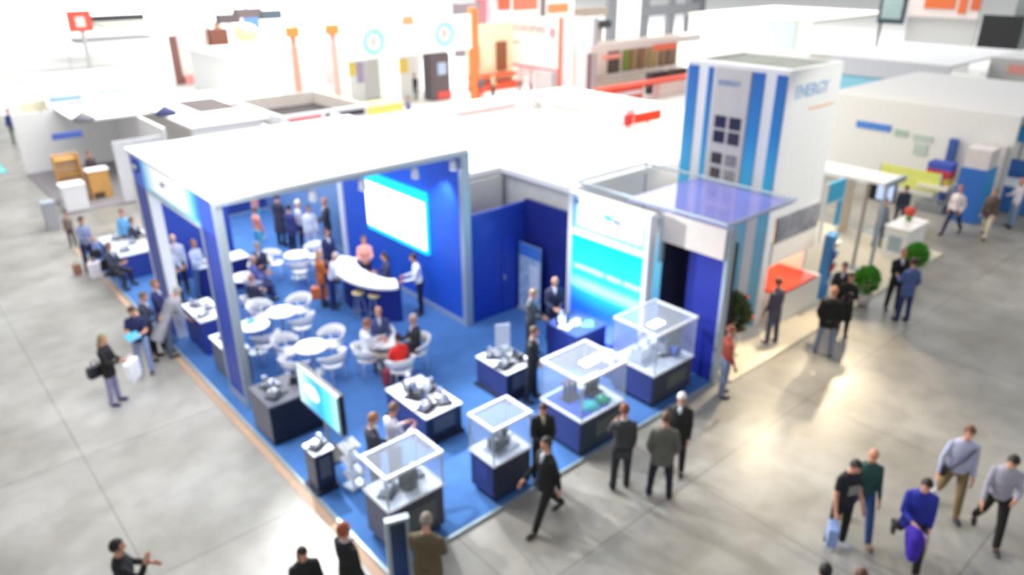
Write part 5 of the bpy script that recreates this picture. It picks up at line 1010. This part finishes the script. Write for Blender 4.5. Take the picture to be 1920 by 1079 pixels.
person(1868, 354, 230, 'man in a brown jacket and beige trousers walking away from the camera', top='#5A4A44', legs='#D6CDB4', hair='#8A6458', h=1.76, kind='jacket', **STRIDE, shirt=None)
person(1664, 372, 160, 'person in grey-blue overalls beside the small monitor', top='#7C8698', legs='#6A7484', hair='#7A5E52', h=1.7, kind='shirt', far=True)
person(1702, 350, 200, 'person in a dark navy top bending by the yellow banner', top='#3A4256', legs='#4A5468', hair='#3A3036', h=1.7, kind='shirt', lean=25, far=True)
person(1917, 335, 270, 'person in white and red at the far right edge', top='#E0DCE2', legs='#7E96B8', hair='#D89488', h=1.76, kind='shirt', armR=HOLD, far=True)
# bottom right group
_, H = person(1611, 868, 165, 'man in a black T-shirt with a grey print and black trousers', top='#1B1C26', legs='#0F1010', hair='#1C1410', h=1.74, kind='tee', headp=26, armL=(8, 8, 20, 0), armR=(8, 12, 15, 0), shoes='#B8BCC8')
sq = MB().box((0, .148, 1.245), (.20, .012, .17)); sq.build('shirt_print', cm('#8A8A88', var=.3, scale=40), _)
bag(H['R'], 'white and blue plastic bag in the hand of the man in the black T-shirt', '#8FA6D6', .30, .16, .36, .5)
person(1642, 845, 190, 'bald man in a dark teal shirt and blue jeans', top='#27504A', legs='#2C4A80', h=1.76, kind='shirt', bald=True, skin='#C68A6E', headp=15, **STRIDE, shoes='#7A5A44')
_, H = person(1742, 903, 200, 'man in a bright blue jacket striding toward the viewer', top='#2430A0', legs='#15161A', hair='#181210', h=1.78, kind='jacket', lean=8, legL=(30, 14), legR=(-30, 30), armR=HOLD, armL=REST, shirt=None, headp=14)
vb = empty('folded_jacket', (H['R'].x, H['R'].y, H['R'].z-.55), .9, 'violet jacket carried over the arm of the man in bright blue', 'jacket')
vm = MB(); vm.ell((0, 0, .42), (.17, .11, .15)); vm.cone((-.06, 0, .40), (-.09, .02, .08), .12, .09); vm.cone((.06, 0, .40), (.05, -.03, .0), .11, .06)
soft('folded_cloth', vm, cm('#3B1FA8', var=.15), vb, .02, 2)
MB().tube([(-.14, -.08, .5), (0, -.12, .44), (.14, -.06, .5)], .02, 7).build('white_lining', cm('#D8D2E8'), vb, smooth=True)
bag(H['L'], 'clear pinkish bag held low by the man in bright blue', '#B9A49C', .22, .08, .30, .2)
_, H = person(1823, 803, 195, 'man in a pale blue shirt and khaki trousers with a shoulder strap', top='#B9BCD6', legs='#8A7650', hair='#6A4024', h=1.84, kind='shirt', legL=(10, 6), legR=(-16, 20), armL=REST, armR=(4, 16, 20, 0), headp=18, wide=1.08)
bag(H['R'], 'white papers bag held by the man in khaki trousers', '#D0CCD2', .26, .08, .34, .4)
st_ = MB().tube([(-.14, .135, 1.50), (0, .185, 1.30), (.17, .15, 1.06), (.2, 0, 1.02), (.1, -.15, 1.2), (-.12, -.12, 1.5)], .022, 6)
sb_ = empty('crossbody_bag', _.location, _.rotation_euler.z, 'dark cross-body bag on the man in khaki trousers', 'bag'); st_.build('strap', cm('#3A3E50'), sb_); MB().box((.25, .04, .98), (.09, .24, .18)).build('pouch', cm('#2A2C38'), sb_, bevel=.02)
person(1905, 860, 205, 'man in a grey-white shirt and black trousers at the right edge', top='#A9A6B4', legs='#141310', hair='#1A1412', h=1.84, kind='shirt', legL=(16, 6), legR=(-20, 18), armL=HOLD, armR=(12, 8, 20, 0), headp=24, lean=6)
person(1551, 1058, 30, 'person with black hair and a striped top cut off at the bottom edge', top='#A8A6C4', legs='#2A2C40', hair='#120E0E', h=1.72, kind='shirt', armL=HOLD)
person(1618, 1068, 30, 'brown-haired person cut off at the bottom edge', top='#5A5048', legs='#2A2C30', hair='#5A3A28', h=1.74)
# bottom left and centre
_, H = person(217, 1013, 60, 'person with black hair in a black jacket at the bottom left', top='#0C0D12', legs='#14151C', hair='#080808', h=1.74, kind='jacket', armL=(20, 20, 40, 10), armR=PHONE, shirt=None, headp=4)
person(566, 1030, 150, 'dark-haired woman in black at the bottom edge', top='#1A1616', legs='#14151A', hair='#241412', h=1.62, kind='jacket', long_hair=True, shirt=None, armL=HOLD, headp=14)
person(643, 982, 40, 'man in a black suit beside the platform tip', top='#131414', legs='#121316', hair='#9A4E32', h=1.82, headp=0, armL=REST, armR=REST)
person(800, 962, 10, 'grey-haired man in an olive brown jacket before the front corner case', top='#5C5138', legs='#232420', hair='#8A8078', h=1.80, kind='jacket', wide=1.15, armL=FRONT, armR=FRONT, shirt=None, headp=20)
for px, py, a, t, l, lab in ((165, 283, 120, '#4A4048', '#3A3238', 'person in a dark top beside the golden wooden cabinet'), (13, 205, 160, '#3A4A90', '#6A7A74', 'person in a navy top at the far left edge'), (77, 207, 100, '#4A3A3E', '#A8948A', 'person in dark brown beside the yellow poster wall'),
    (700, 128, 100, '#8A84A4', '#4A4860', 'person in grey-violet in the left bay of the ring-logo stand'), (776, 138, 200, '#2E3242', '#6A6480', 'person in black in the right bay of the ring-logo stand'), (765, 180, 60, '#5A5E90', '#E4B8A4', 'person in slate blue below the ring-logo stand pillar'),
    (902, 140, 200, '#6A5A60', '#C8483C', 'person in taupe with red trousers by the orange post'), (925, 135, 120, '#C8B894', '#4C4640', 'person in a sand-coloured top by the wooden shelves'), (975, 128, 180, '#D8A8A0', '#7A5A58', 'person in dusty pink below the cream sign wall'), (995, 132, 240, '#A8969C', '#8A5A60', 'person in mauve below the cream sign wall'),
    (340, 88, 150, '#7A4E42', '#8A6A5C', 'person in brown at the brown display frame'), (425, 108, 200, '#7C8260', '#B08A70', 'person in olive right of the brown display frame'), (405, 92, 100, '#B4907C', '#D8C0B8', 'person in tan, left of the person in olive'),
    (1130, 122, 180, '#8A7A4C', '#3E3028', 'person in olive brown among the brown panels')):
    person(px, py, a, lab, top=t, legs=l, hair='#6A4A3C', h=1.74, kind='shirt', far=True)
flush()
